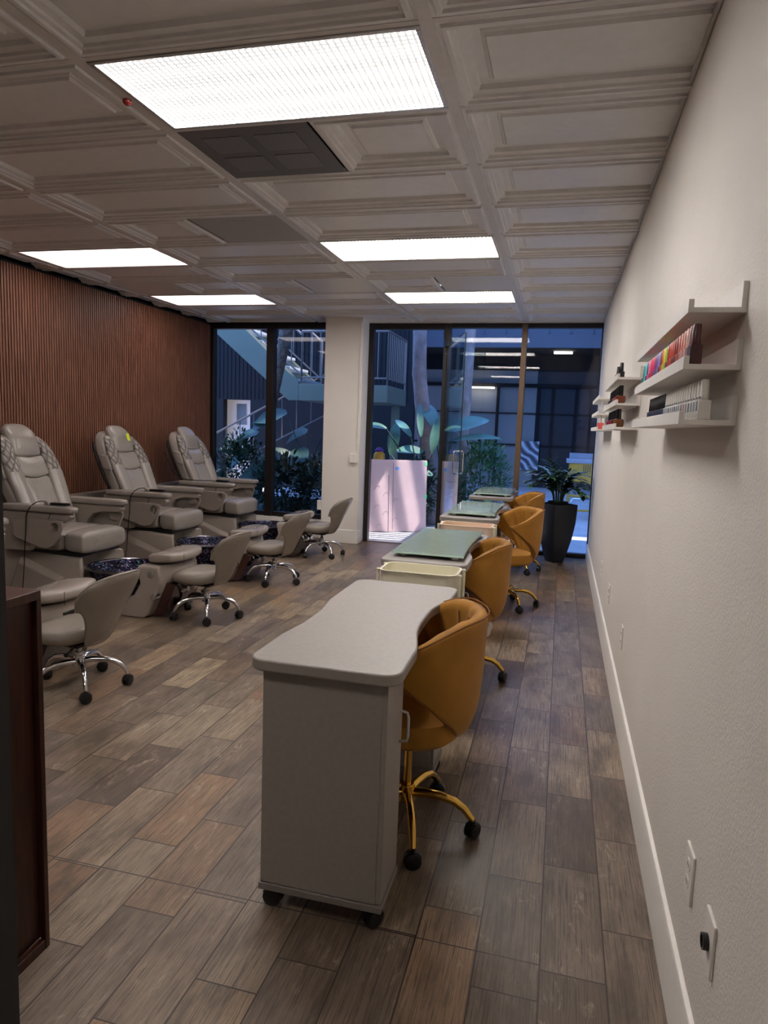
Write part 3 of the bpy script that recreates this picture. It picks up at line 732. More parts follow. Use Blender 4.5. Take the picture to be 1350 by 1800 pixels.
stool('grey leather stool nearest the viewer, beside the reddish wooden cabinet', (-2.478, 3.09, 0), radians(-6), radians(27))
stool('grey leather stool in front of the footrest of the nearest visible spa chair', (-2.525, 4.57, 0), radians(-6), radians(11))
stool('grey leather stool between the second and third spa chair footrests', (-2.53, 5.85, 0), radians(-6), radians(-14))
stool('farthest grey leather stool, in front of the white column', (-2.57, 7.25, 0), radians(-4), radians(29))

# ------------------------------------------------------------------ pedicure spa chairs
def spa_chair(label, yc, i):
    t = thing('pedicure_spa_chair', label, 'pedicure chair', (-4.62, yc, 0), 0, 'grey pedicure spa chairs along the slatted wall')
    # base: side profile extruded, wider at the floor
    prof_ = [(0.42, 0.0), (1.76, 0.0), (1.80, 0.03), (1.86, 0.16), (1.90, 0.30), (1.88, 0.40), (1.70, 0.40), (1.655, 0.27), (1.60, 0.17), (1.50, 0.11), (1.34, 0.09), (1.20, 0.11), (1.16, 0.18), (1.15, 0.30), (1.14, 0.40), (0.9, 0.415), (0.46, 0.43)]
    rings = []
    for yy, sc in ((-0.285, 0.93), (-0.27, 0.985), (-0.235, 1.0), (-0.10, 1.0), (0.10, 1.0), (0.235, 1.0), (0.27, 0.985), (0.285, 0.93)):
        ring = []
        for x, z in prof_:
            nx, nz = x, z
            if 1.1 < x < 1.22: nx = x - 0.14 * (1 - smooth(0.12, 0.262, abs(yy)))
            if x > 1.68: nx = x - 0.07 * smooth(0.12, 0.285, abs(yy))
            if 1.15 < x < 1.68 and z < 0.35: nz = z if abs(yy) > 0.2 else z * 0.75
            ring.append((nx, yy * (1.0 if z < 0.1 else 0.95), nz * sc if z > 0.05 else nz))
        rings.append(ring)
    obj('base', MB().loft(rings), 'gelcoat', t, bevel=0.012, seg=3, angle=50)
    # diagonal flared skirt along each side of the base
    for s in (-1, 1):
        b = MB(); b.loft([[(0.60, s * 0.26, 0.40), (1.15, s * 0.265, 0.20), (1.50, s * 0.262, 0.07), (1.52, s * 0.262, 0.0), (0.55, s * 0.26, 0.0)],
                          [(0.62, s * 0.32, 0.345), (1.15, s * 0.315, 0.165), (1.46, s * 0.29, 0.06), (1.50, s * 0.285, 0.0), (0.50, s * 0.335, 0.0)]])
        obj('side_skirt', b, 'gelcoat', t, bevel=0.01, seg=3)
    c = (1.345, 0, 0)
    obj('basin', MB().lathe([(0.12, 0.095), (0.19, 0.12), (0.235, 0.19), (0.262, 0.27), (0.277, 0.31), (0.268, 0.315), (0.25, 0.28), (0.215, 0.20), (0.17, 0.14), (0.10, 0.125), (0.01, 0.122)], 40, c), 'basin', t)
    obj('basin_rim', MB().tube([(c[0] + 0.275 * cos(2 * pi * k / 40), 0.275 * sin(2 * pi * k / 40), 0.315) for k in range(40)], 0.011, 10, closed=True), 'basinrim', t)
    # footrest
    rings = []
    for yy, zc, hx_, hz in ((-0.235, 0.452, 0.07, 0.02), (-0.225, 0.450, 0.10, 0.035), (-0.16, 0.445, 0.135, 0.045), (-0.06, 0.438, 0.145, 0.045), (0.06, 0.438, 0.145, 0.045), (0.16, 0.445, 0.135, 0.045), (0.225, 0.450, 0.10, 0.035), (0.235, 0.452, 0.07, 0.02)):
        rings.append([(1.79 + p[0] + 0.0, yy, zc + p[1] + 0.10 * (p[0]) * 0.9) for p in ellipse(hx_, hz, 20, 3.2)])
    obj('footrest', MB().loft(rings), 'gelcoat', t, sub=1)
    obj('footrest_seam', MB().box(1.93, 1.932, -0.12, -0.118, 0.40, 0.48), 'black', t)
    obj('control_panel', MB().box(1.885, 1.897, -0.09, 0.09, 0.285, 0.345), 'remote', t, bevel=0.004)
    b = MB(); b.loft([[(1.912, -0.20, 0.262), (1.912, 0.20, 0.262), (1.808, 0.215, 0.012), (1.808, -0.215, 0.012)], [(1.845, -0.222, 0.27), (1.845, 0.222, 0.27), (1.745, 0.24, 0.012), (1.745, -0.24, 0.012)]])
    obj('front_panel', b, 'maroon', t, bevel=0.004)
    obj('jet_cover', MB().tube([(1.745, -0.262, 0.335), (1.745, -0.277, 0.335), (1.745, -0.280, 0.335)], [0.026, 0.026, 0.018], 20), 'steel', t)
    obj('drain_knob', MB().tube([(1.79, -0.262, 0.175), (1.79, -0.29, 0.175), (1.79, -0.31, 0.175)], [0.030, 0.028, 0.022], 20), 'chrome', t)
    for ky_ in (-0.05, 0.06): obj('faucet_knob', MB().tube([(1.86, ky_, 0.185), (1.91, ky_, 0.195), (1.93, ky_, 0.197)], [0.022, 0.027, 0.02], 16), 'chrome', t)
    # seat
    def cushion(x0, x1, hw, z0, z1, droop=0.0, e=4.0):
        rings = []; n = 9
        for k in range(n + 1):
            u = k / n; x = x0 + (x1 - x0) * u; sq = (1 - abs(2 * u - 1) ** 7) ** 0.35 if 0 < u < 1 else 0.70
            zc = (z0 + z1) / 2 - droop * u * u; hz = (z1 - z0) / 2 * sq; wd = hw * (0.93 + 0.07 * sq)
            rings.append([(x, p[0], zc + p[1]) for p in ellipse(wd, hz, 28, e)])
        return MB().loft(rings)
    obj('seat', cushion(0.60, 0.99, 0.268, 0.432, 0.598, 0.0, 6.5), 'leather', t, sub=1)
    obj('seat_front', cushion(0.985, 1.175, 0.268, 0.430, 0.605, 0.012, 5.0), 'leather', t, sub=1)
    obj('seat_tray', MB().box(0.58, 1.12, -0.24, 0.24, 0.405, 0.437), 'black', t, bevel=0.004)
    # backrest: spine points (x front, z), thickness normal to lean
    Zs = [0.50, 0.60, 0.72, 0.85, 0.98, 1.10, 1.20, 1.27, 1.315, 1.335]
    HW = [(0.50, 0.235), (0.72, 0.262), (0.85, 0.275), (0.98, 0.29), (1.10, 0.285), (1.20, 0.262), (1.27, 0.228), (1.315, 0.185), (1.335, 0.13)]
    XF = [(0.50, 0.72), (0.60, 0.70), (0.72, 0.655), (0.85, 0.60), (0.98, 0.545), (1.10, 0.495), (1.20, 0.45), (1.27, 0.412), (1.315, 0.365), (1.335, 0.33)]
    TH = [(0.50, 0.15), (0.85, 0.17), (1.20, 0.17), (1.27, 0.15), (1.315, 0.095), (1.335, 0.05)]
    rings = []
    for z in Zs:
        hw, xf, th = lerp(HW, z), lerp(XF, z) - 0.02, lerp(TH, z)
        rings.append([(xf - th / 2 + p[1], p[0], z + 0.42 * p[1] * -1 * 0.5) for p in ellipse(hw, th / 2, 28, 4.0)])
    obj('backrest', MB().loft(rings), 'leather', t, sub=1)
    # black back shell
    rings = []
    for z in (0.50, 0.65, 0.80, 0.95, 1.10, 1.20, 1.25):
        hw, xf, th = lerp(HW, z) * 0.93, lerp(XF, z), lerp(TH, z); xb = xf - th - 0.018
        rings.append([(xb + p[1], p[0], z) for p in ellipse(hw, 0.028, 20, 4.0)])
    obj('back_shell', MB().loft(rings), 'black', t, sub=1)
    # side bolsters
    for s in (-1, 1):
        rings = []
        for k in range(15):
            z = 0.56 + (1.305 - 0.56) * k / 14; hw = lerp(HW, z); xf = lerp(XF, z)
            inner = lerp([(0.56, 0.15), (0.75, 0.125), (0.95, 0.135), (1.1, 0.15), (1.2, 0.15), (1.305, 0.12)], z)
            c_, w2_ = (inner + hw) / 2, (hw - inner) / 2 + 0.004
            hb = 0.048 * (0.35 + 0.65 * sin(pi * min(1, (k + 0.6) / 14.5)) ** 0.4)
            rings.append([(xf - 0.015 + p[1], s * (c_ + p[0]), z - p[1] * 0.25) for p in ellipse(w2_, hb, 16, 2.4)])
        obj('side_bolster', MB().loft(rings), 'quilt', t, sub=1)
    # centre pads
    def pad(z0, z1, hw0, hw1, bulge, off, n=8, fold=0.0):
        rings = []
        for k in range(n + 1):
            u = k / n; z = z0 + (z1 - z0) * u; sq = max(0.25, (1 - abs(2 * u - 1) ** 4)) ** 0.5
            xf = lerp(XF, z) + off; hw = hw0 + (hw1 - hw0) * u
            rings.append([(xf + p[1] * sq, p[0] * (0.96 + 0.04 * sq), z - p[1] * 0.3 - fold * (1 - (p[0] / hw) ** 2)) for p in ellipse(hw, bulge, 22, 3.0)])
        return MB().loft(rings)
    obj('lumbar_pad', pad(0.585, 0.995, 0.125, 0.15, 0.030, -0.020, fold=0.02), 'leather', t, sub=1)
    obj('shoulder_pad', pad(0.99, 1.15, 0.155, 0.145, 0.030, -0.018, fold=0.02), 'leather', t, sub=1)
    rings = []
    for k in range(10):
        u = k / 9; z = 1.135 + 0.262 * u
        xf = lerp([(1.135, 0.475), (1.20, 0.462), (1.30, 0.432), (1.36, 0.385), (1.397, 0.33)], z)
        hw = lerp([(1.135, 0.142), (1.25, 0.155), (1.33, 0.150), (1.37, 0.13), (1.397, 0.08)], z)
        th = lerp([(1.135, 0.05), (1.2, 0.08), (1.30, 0.115), (1.36, 0.09), (1.397, 0.03)], z)
        rings.append([(xf - th / 2 + p[1] * 0.5, p[0], z) for p in ellipse(hw, th, 22, 3.0)])
    obj('headrest', MB().loft(rings), 'leather', t, sub=1)
    # side pocket
    b = MB(); z0, z1 = 0.985, 1.115
    pk = []
    for z in (z0, 1.05, z1):
        xf = lerp(XF, z); hw = lerp(HW, z); th = 0.125
        pk.append([(xf - 0.03, -hw + 0.01, z), (xf - 0.03, -hw - 0.014, z - 0.01), (xf - th * 0.6, -hw - 0.022, z), (xf - th, -hw - 0.014, z + 0.01), (xf - th, -hw + 0.01, z + 0.01)])
    obj('side_pocket', b.loft(pk), 'leather', t, bevel=0.004)
    # arms
    for s in (-1, 1):
        rings = []
        for x, hz, hw in ((0.46, 0.022, 0.045), (0.50, 0.028, 0.05), (0.80, 0.029, 0.052), (1.06, 0.029, 0.052), (1.12, 0.026, 0.048), (1.142, 0.016, 0.035)):
            rings.append([(x, s * 0.305 + p[0], 0.772 + p[1]) for p in ellipse(hw, hz, 20, 3.6)])
        obj('armrest', MB().loft(rings), 'leather', t, sub=1)
        poly = [(0.44, 0.745), (1.10, 0.745), (1.12, 0.72), (1.09, 0.69), (0.92, 0.685), (0.84, 0.665), (0.79, 0.61), (0.775, 0.53), (0.74, 0.44), (0.50, 0.43), (0.46, 0.60)]
        obj('arm_frame', MB().prism(poly, 'y', s * 0.275, s * 0.335), 'gelrim', t, bevel=0.010, seg=3)
        # hanging tray with cup hole
        ty = s * 0.362
        poly = [(0.645, 0.690), (0.80, 0.699), (1.035, 0.697), (1.07, 0.68), (1.072, 0.655), (1.03, 0.56), (0.985, 0.505), (0.93, 0.482), (0.87, 0.486), (0.66, 0.545), (0.635, 0.565), (0.630, 0.675)]
        hole = [(1.005 + 0.036 * cos(2 * pi * k / 20), 0.640 + 0.040 * sin(2 * pi * k / 20)) for k in range(20)]
        tr = obj('side_tray', plate_hole(poly, hole, ty - 0.012, ty + 0.012), 'gelrim', t, bevel=0.003, seg=2)
        rr = [[(1.005 + r * 0.036 * cos(2 * pi * k / 20), ty - 0.0115 * s * -1 - s * dd, 0.640 + r * 0.040 * sin(2 * pi * k / 20)) for k in range(20)] for r, dd in ((1.0, 0.0), (0.95, 0.025), (0.75, 0.038), (0.02, 0.042))]
        obj('cup_hole', MB().loft(rr, cap=False), 'gelrim', tr)
        if s > 0:
            rr = [[(0.99 + r * cos(2 * pi * k / 24), yy, 0.655 + r * sin(2 * pi * k / 24)) for k in range(24)] for r, yy in ((0.04, 0.35), (0.04, 0.335), (0.034, 0.328), (0.002, 0.327))]
            obj('cup_holder', MB().loft(rr), 'gelrim', tr)
        hk = MB()
        for hx_ in (0.74, 0.94): hk.tube([(hx_, s * 0.342, 0.745), (hx_, s * 0.345, 0.725), (hx_, ty, 0.70)], 0.003, 6)
        obj('tray_hook', hk, 'black', tr)
    return t
labels = ['grey pedicure spa chair out to the left, only its footrest pillar showing by the cabinet', 'nearest fully visible grey pedicure spa chair, cut by the dark edge at left',
          'middle grey pedicure spa chair with a yellow note on its headrest', 'farthest grey pedicure spa chair, beside the window']
for i, (lb, yc) in enumerate(zip(labels, (3.36, 4.64, 5.92, 7.20))):
    spa_chair(lb, yc, i)
    if i == 0: continue
    where = ['', 'nearest fully visible', 'middle', 'farthest'][i]
    r = thing('massage_remote', 'black massage remote on the near armrest of the %s spa chair' % where, 'remote control', (-4.62, yc, 0), 0, 'black remotes on spa chair armrests')
    rings = [[(x, -0.305 + p[0], 0.803 + 0.011 + p[1]) for p in ellipse(w_, h_, 16, 3)] for x, w_, h_ in ((0.92, 0.012, 0.008), (0.94, 0.024, 0.011), (1.05, 0.026, 0.011), (1.075, 0.022, 0.009))]
    obj('handset', MB().loft(rings), 'remote', r)
    obj('holder', MB().box(0.885, 0.925, -0.335, -0.275, 0.803, 0.828), 'gelrim', r, bevel=0.006)
    if i < 3: cpts = [(0.915, -0.305, 0.816), (0.86, -0.31, 0.828), (0.80, -0.335, 0.81), (0.765, -0.375, 0.74), (0.76, -0.385, 0.60), (0.74, -0.38, 0.45), (0.72, -0.37, 0.30), (0.70, -0.37, 0.12), (0.69, -0.36, 0.01)]
    else: cpts = [(0.915, -0.305, 0.816), (0.80, -0.33, 0.812), (0.60, -0.355, 0.812), (0.48, -0.35, 0.84), (0.36, -0.33, 0.93), (0.30, -0.31, 1.06), (0.26, -0.30, 1.10)]
    # smooth cable
    P = [Vector(p) for p in cpts]; q = []
    for k in range(len(P) - 1):
        p0, p1, p2, p3 = P[max(k - 1, 0)], P[k], P[k + 1], P[min(k + 2, len(P) - 1)]
        for s_ in range(5):
            u = s_ / 5; q.append(0.5 * ((2 * p1) + (-p0 + p2) * u + (2 * p0 - 5 * p1 + 4 * p2 - p3) * u * u + (-p0 + 3 * p1 - 3 * p2 + p3) * u ** 3))
    q.append(P[-1]); obj('cable', MB().tube(q, 0.004, 6), 'remote', r)
nt = obj('sticky_note', MB().box(-0.001, 0.001, -0.022, 0.022, -0.035, 0.035), 'sticky', loc=(-4.62 + 0.478, 5.93, 1.285), flat=True)
nt.rotation_euler = (0, radians(-18), radians(0)); tag(nt, 'small yellow note stuck on the headrest of the middle spa chair', 'note')

# ------------------------------------------------------------------ wooden cabinet at the left
t = thing('wooden_cabinet', 'dark reddish wooden cabinet at the left edge, in front of the stools', 'cabinet', (-1.55, 1.48, 0))
obj('carcass', MB().box(-0.25, 0.232, -0.85, -0.012, 0.03, 0.995), 'cabinet', t, bevel=0.002)
b = MB(); b.box(-0.25, 0.25, -0.85, 0.0, 0.997, 1.022)
obj('top', b, 'cabinet', t, bevel=0.002)
b = MB(); b.box(0.232, 0.25, -0.016, 0.0, 0.0, 0.997); b.box(0.232, 0.25, -0.85, -0.018, 0.0, 0.03)
obj('side_frame', b, 'cabinet', t, bevel=0.002)

# ------------------------------------------------------------------ polish shelves
def shelf_ledge(y0, zb, label, L=1.10):
    t = thing('picture_ledge', label, 'shelf', (XR, y0, zb), 0, 'white wall ledges for nail polish')
    b = MB(); b.prism([(-0.12, 0.0), (0.0, 0.0), (0.0, 0.068), (-0.012, 0.068), (-0.012, 0.012), (-0.108, 0.012), (-0.108, 0.030), (-0.12, 0.030)], 'y', 0, L)
    obj('ledge_body', b, 'shelf', t, bevel=0.0008, seg=1)
    return t
unit = ['nearest', 'middle', 'farthest']; lev = ['top', 'middle', 'bottom']
ZB = (1.757, 1.633, 1.510)
YU = (1.69, 3.765, 5.72)
extra = [['empty top white ledge of the nearest trio', 'white ledge holding the row of colourful polish bottles', 'white ledge holding black-capped and white-capped bottles'],
         ['top white ledge of the middle trio with a few black caps', 'middle white ledge of the middle trio, full of black-capped polishes', 'bottom white ledge of the middle trio, black caps over red bottles'],
         ['empty top white ledge of the trio nearest the window', 'white ledge near the window carrying one clear bottle', 'bottom white ledge near the window carrying one coral bottle']]
for a, y0 in enumerate(YU):
    for k, zb in enumerate(ZB): shelf_ledge(y0, zb + (0.008 if a == 1 and k == 0 else 0), extra[a][k])
MC = {}
def bcol(c):
    if c not in MC: MC[c] = mat('polish_%02x%02x%02x' % c, srgb(*c), 0.22, nz=0.03)
    return MC[c]
def bottle(x, y, z, body, cap, label, group, r=0.0125, hb=0.044, hc=0.046, w_=0.026, round_=False, label_m=None):
    t = thing('polish_bottle', label, 'nail polish', (x, y, z), 0, group)
    b = MB()
    if round_: b.lathe([(w_ * 0.4, 0), (w_ * 0.55, 0.004), (w_ * 0.62, hb * 0.5), (w_ * 0.55, hb * 0.9), (r * 0.8, hb)], 14)
    else: b.box(-w_ / 2, w_ / 2, -w_ / 2, w_ / 2, 0, hb)
    obj('bottle_body', b, bcol(body), t, bevel=0 if round_ else 0.002)
    obj('cap', MB().tube([(0, 0, hb), (0, 0, hb + 0.003), (0, 0, hb + hc - 0.002), (0, 0, hb + hc)], [r * 0.8, r * 0.8, r * 0.72, r * 0.62], 14), bcol(cap), t)
    if label_m:
        obj('label', MB().box(-w_ / 2 - 0.0008, -w_ / 2, -w_ * 0.28, w_ * 0.28, hb * 0.42, hb * 0.92), bcol(label_m), t, flat=True)
        b = MB()
        for q in range(3): b.box(-w_ / 2 - 0.0008, -w_ / 2, -w_ * 0.2, w_ * (0.2 - 0.1 * q), hb * (0.10 + 0.09 * q), hb * (0.13 + 0.09 * q))
        obj('printed_text', b, bcol((90, 88, 92)), t, flat=True); b = MB()
        for q in range(4): b.box(-r * 0.78 - 0.0008, -r * 0.7, -0.006 + q * 0.003, -0.0042 + q * 0.003, hb + 0.004, hb + 0.007)
        obj('cap_text', b, bcol((90, 88, 92)), t, flat=True)
    return t
cols = [('maroon', (74, 36, 38)), ('mauve', (150, 112, 112)), ('pale pink', (226, 176, 160)), ('dusty pink', (205, 150, 140)), ('salmon', (214, 134, 112)), ('coral pink', (206, 112, 96)), ('brick red', (132, 44, 36)),
        ('brown red', (150, 50, 34)), ('orange red', (204, 74, 40)), ('vermilion', (196, 56, 32)), ('crimson', (168, 34, 30)), ('lime green', (150, 196, 50)), ('bright yellow', (232, 214, 60)), ('tangerine', (214, 96, 44)),
        ('wine', (120, 44, 60)), ('lilac', (146, 128, 186)), ('violet', (124, 92, 168)), ('grape', (104, 62, 130)), ('magenta', (186, 44, 96)), ('hot pink', (226, 48, 96)), ('raspberry', (200, 40, 84)), ('rose pink', (220, 98, 140)),
        ('pink', (214, 110, 150)), ('navy', (44, 44, 92)), ('turquoise', (84, 188, 196)), ('teal', (46, 150, 148)), ('dark teal', (30, 96, 96))]
for i, (nm, c) in enumerate(cols):
    y = 1.712 + 0.0378 * i
    nxt = cols[i - 1][0] if i else None
    lb = ('%s polish bottle at the near end of the colourful row' % nm) if i == 0 else '%s polish bottle standing behind the %s one in the colourful row' % (nm, nxt)
    cap = tuple(min(255, int(v * 1.08 + 8)) for v in c) if i else (84, 42, 46)
    bottle(0.278, y, ZB[1] + 0.0125, c, cap, lb, 'colourful polish bottles')
names16 = 16
for i in range(16):
    y = 1.708 + 0.0365 * i
    lab_c = (206, 128, 112) if i == 5 else ((150, 150, 156) if i % 3 else (112, 118, 128))
    lb = 'white polish bottle at the near end of the bottom ledge' if i == 0 else ('white polish bottle with a coral label, bottom ledge' if i == 5 else 'white-capped white polish bottle with a grey label, bottom ledge')
    bottle(0.305, y, ZB[2] + 0.0125, (226, 222, 214), (232, 228, 222), lb, 'white polish bottles' if i not in (0, 5) else None, w_=0.028, label_m=lab_c)
for i in range(11):
    y = 1.708 + 0.0365 * 16 + 0.0375 * i
    bottle(0.305, y, ZB[2] + 0.0125, (34, 38, 50), (14, 14, 16), 'black-capped dark blue polish bottle beyond the white ones, bottom ledge', 'dark blue polish bottles', w_=0.028)
for i in range(2): bottle(0.272, 3.80 + 0.22 * i, ZB[0] + 0.0205, (30, 30, 34), (12, 12, 14), ['nearer', 'farther'][i] + ' of two black-capped bottles on the top ledge of the middle trio', 'bottles on the top middle ledge', w_=0.03, hb=0.03, hc=0.045)
for i in range(10):
    c = (120, 52, 34) if i == 0 else [(150, 60, 50), (200, 130, 120), (190, 90, 80)][i % 3] if i < 5 else (40, 34, 40)
    lb = 'reddish brown rounded polish bottle with black cap at the near end, middle ledge' if i == 0 else 'black-capped polish bottle on the middle ledge of the middle trio'
    bottle(0.278, 3.81 + 0.075 * i, ZB[1] + 0.0125, c, (14, 14, 16), lb, 'black-capped bottles on the middle ledge' if i else None, w_=0.044 if i == 0 else 0.036, hb=0.042, hc=0.05, r=0.016, round_=True)
for i in range(9):
    c = (112, 64, 30) if i == 0 else (150, 26, 52) if i > 3 else (70, 30, 40)
    lb = 'brown rounded black-capped polish bottle, near end of the middle trio bottom ledge' if i == 0 else 'black-capped dark red polish bottle on the bottom ledge of the middle trio'
    bottle(0.278, 3.82 + 0.085 * i, ZB[2] + 0.0125, c, (14, 14, 16), lb, 'black-capped red bottles on the bottom ledge' if i else None, w_=0.046 if i == 0 else 0.036, hb=0.044, hc=0.05, r=0.016, round_=True)
bottle(0.29, 5.80, ZB[1] + 0.0125, (200, 204, 210), (210, 212, 216), 'clear silver bottle alone on the ledge near the window', None, w_=0.05, hb=0.05, hc=0.05)
bottle(0.285, 5.80, ZB[2] + 0.0125, (222, 96, 96), (226, 214, 200), 'coral bottle with cream cap alone on the bottom ledge near the window', None, w_=0.05, hb=0.05, hc=0.06)

# ------------------------------------------------------------------ planter and plant
PX, PYY = -0.005, 8.08
t = thing('tall_planter', 'tall black tapered planter standing by the window beside the right wall', 'planter', (PX, PYY, 0), radians(38))
rings = []
for z, h_ in ((0.0, 0.070), (0.12, 0.096), (0.28, 0.124), (0.45, 0.143), (0.58, 0.149), (0.655, 0.151), (0.675, 0.151), (0.675, 0.136), (0.60, 0.130)):
    rings.append([(p[0], p[1], z) for p in rrect(-h_, h_, -h_, h_, 0.008, 2)])
rings = [[(p[0] * 1.06, p[1] * 1.06, p[2]) for p in r_] for r_ in rings]
obj('pot', MB().loft(rings), 'planter', t)
obj('inner_pot', MB().lathe([(0.10, 0.61), (0.115, 0.70), (0.118, 0.70), (0.112, 0.695), (0.10, 0.68)], 24), 'black', t)
obj('soil', MB().lathe([(0.108, 0.67), (0.01, 0.685)], 20), 'soil', t)
def leafblade(b, base, dirv, upv, L, W_, curl=0.25, n=5, fold=0.12):
    d = Vector(dirv).normalized(); u = Vector(upv); u = (u - d * u.dot(d)).normalized(); s = d.cross(u)
    vs = []; base = Vector(base)
    for k in range(n + 1):
        q = k / n; wd = W_ * 0.5 * (sin(pi * min(1, q * 0.92 + 0.06)) ** 0.7) if k < n else 0.002
        c = base + d * (L * q) - u * (curl * L * q * q)
        vs += [c + s * wd + u * fold * wd, c, c - s * wd + u * fold * wd]
    fs = []
    for k in range(n):
        a = k * 3; fs += [(a, a + 1, a + 4, a + 3), (a + 1, a + 2, a + 5, a + 4)]
    b.add(vs, fs)
rnd = random.Random(3)
pl = thing('zz_plant', 'leafy dark green potted plant growing from the tall black planter', 'plant', (PX, PYY, 0.68))
for i in range(26):
    a = 2 * pi * i / 26 + rnd.uniform(-.2, .2); spread = rnd.uniform(0.15, 0.50); H_ = rnd.uniform(0.30, 0.58) * (1.1 - spread * 0.5)
    if i in (3, 9): a = pi - 0.1 * i + 0.6; spread = 0.34
    p0 = Vector((0.05 * cos(a), 0.05 * sin(a), 0)); pts = []
    sl_ = spread * (0.75 if sin(a) > 0 else 0.85)
    if cos(a) > 0: sl_ = min(sl_, 0.21 / max(0.05, cos(a)))
    if sin(a) > 0: sl_ = min(sl_, 0.24 / max(0.05, sin(a)))
    for k in range(9):
        u = k / 8; pts.append(p0 + Vector((cos(a) * sl_ * u ** 1.6, sin(a) * sl_ * u ** 1.6, H_ * (u ** 0.75) - 0.45 * spread * u ** 3)))
    obj('stem', MB().tube(pts, [0.007 - 0.0006 * k for k in range(9)], 6), 'stemzz', pl)
    lb_ = MB()
    for k in range(2, 9):
        for s in (-1, 1):
            c = pts[k]; tan = (pts[k] - pts[k - 1]).normalized(); side = tan.cross(Vector((0, 0, 1)))
            if side.length < 0.05: side = Vector((-sin(a), cos(a), 0))
            side.normalize(); d = side * s * 0.85 + tan * 0.6 + Vector((0, 0, 0.12))
            leafblade(lb_, c, d, Vector((0, 0, 1)), rnd.uniform(0.10, 0.145), 0.056, 0.22, 5)
    leafblade(lb_, pts[-1], (pts[-1] - pts[-2]), Vector((cos(a), sin(a), 0.6)), 0.08, 0.032, 0.1, 4)
    obj('leaflets', lb_, 'leafzz', pl, flat=True)

# ------------------------------------------------------------------ courtyard
struct('ground_outside', MB().box(-12, 6, YW + 0.16, 26, -0.12, -0.005), 'ground', flat=True).name = 'floor_outside'
struct('planting_bed', MB().box(-9, -2.75, 8.75, 12.6, -0.005, 0.03), 'soil', bevel=0.01).name = 'trim_5'
struct('planting_bed_b', MB().box(-1.72, -0.62, 9.75, 11.8, -0.005, 0.03), 'soil', bevel=0.01).name = 'trim_6'
# unseen slab added over the shop front to block sun, leaving one gap
struct('shade_slab', MB().box(-9, -1.32, YW + 0.15, 10.0, 2.95, 3.15).box(1.22, 5, YW + 0.15, 10.0, 2.95, 3.15), 'fascia', flat=True).name = 'unseen_shade_slab'
b = MB()  # unseen bars added above to cast shadow stripes on the packing board
for k in range(9): b.box(-0.36, -0.30, 8.75 + 0.155 * k, 8.75 + 0.155 * k + 0.075, 3.1, 5.2)
b.box(-0.40, -0.26, 8.6, 10.0, 2.98, 3.1)
b.box(-0.37, -0.29, 8.6, 10.0, 5.2, 5.3)
struct('shadow_bars', b, 'rail', flat=True).name = 'added_shadow_bars'
# tall unseen block added at right to keep sun off the courtyard
struct('shade_block', MB().box(2.0, 6, 10.6, 26, 0, 16), 'fardark', flat=True).name = 'unseen_shade_block'
# far building
struct('far_wall', MB().box(-12, -0.75, 19.0, 19.2, 0, 3.6), 'farwall', flat=True).name = 'wall_far_building'
struct('far_dark', MB().box(-0.75, 2.0, 19.0, 19.2, 0, 3.6), 'fardark', flat=True).name = 'window_3'
struct('far_soffit', MB().box(-12, 2.0, 17.0, 19.0, 3.5, 3.62), 'brownwall', flat=True).name = 'ceiling_far_soffit'
b = MB(); b.box(-12, 2.0, 16.9, 17.0, 3.46, 5.6)
fa = struct('far_fascia', b, 'fascia', flat=True); fa.name = 'wall_far_fascia'
b = MB()
for k in range(28): b.box(-12 + 0.5 * k, -12 + 0.5 * k + 0.03, 16.87, 16.9, 3.78, 5.6)
b.box(-12, 2.0, 16.86, 16.9, 3.46, 3.76)
obj('batten', b, 'fascia', fa, flat=True)
b = MB(); b.box(-12, 2.0, 18.85, 19.0, 2.66, 2.75); b.box(-12, 2.0, 18.9, 19.0, 3.1, 3.5)
struct('far_beam', b, 'brownwall', flat=True).name = 'trim_7'
b = MB()
for x in (-1.80, -0.72, -0.35, 0.25, 0.62): b.box(x, x + 0.07, 18.9, 19.0, 0, 2.66)
b.box(-12, 2, 18.93, 19.0, 1.95, 1.98); b.box(-12, 2, 18.93, 19.0, 1.1, 1.14)
struct('far_mullions', b, 'brownwall', flat=True).name = 'trim_8'
tag(obj('strip_lamp', MB().box(-2.55, -1.86, 18.7, 18.84, 2.60, 2.64), 'striplamp', flat=True), 'glowing strip lamp under the far eaves across the courtyard', 'lamp')
tag(obj('downlight', MB().box(-0.35, 0.10, 17.9, 18.0, 3.44, 3.49), 'striplamp', flat=True), 'short glowing lamp under the far soffit, right of the bronze mullion', 'lamp')
tag(obj('marbled_poster', MB().box(-1.07, -0.60, 18.86, 18.9, 0.46, 1.23), 'poster', flat=True), 'grey and white marbled picture panel seen through the right window', 'picture')
# dark brown siding wall behind the stairs, with a lit doorway
struct('siding_wall', MB().box(-12, -7.77, 14.8, 15.0, 0, 5.2).box(-7.08, -3.2, 14.8, 15.0, 0, 5.2).box(-7.77, -7.08, 14.8, 15.0, 1.98, 5.2), 'brownwall', flat=True).name = 'wall_siding'
b = MB()
for k in range(86): b.box(-11.9 + 0.1 * k, -11.9 + 0.1 * k + 0.03, 14.78, 14.8, 2.0, 5.2)
struct('siding_battens', b, 'brownwall', flat=True).name = 'trim_9'
dr = struct('door_glow_panel', MB().box(-8.3, -7.0, 15.3, 15.34, 0, 2.1), 'litroom', flat=True)  # panel glows by itself, standing in for a lit room behind the opening
pb = MB(); pb.box(-7.66, -7.40, 15.27, 15.3, 1.4, 1.9); tag(obj('framed_picture', pb, 'farwall', flat=True), 'framed picture in the dimly lit doorway behind the stairs', 'picture')
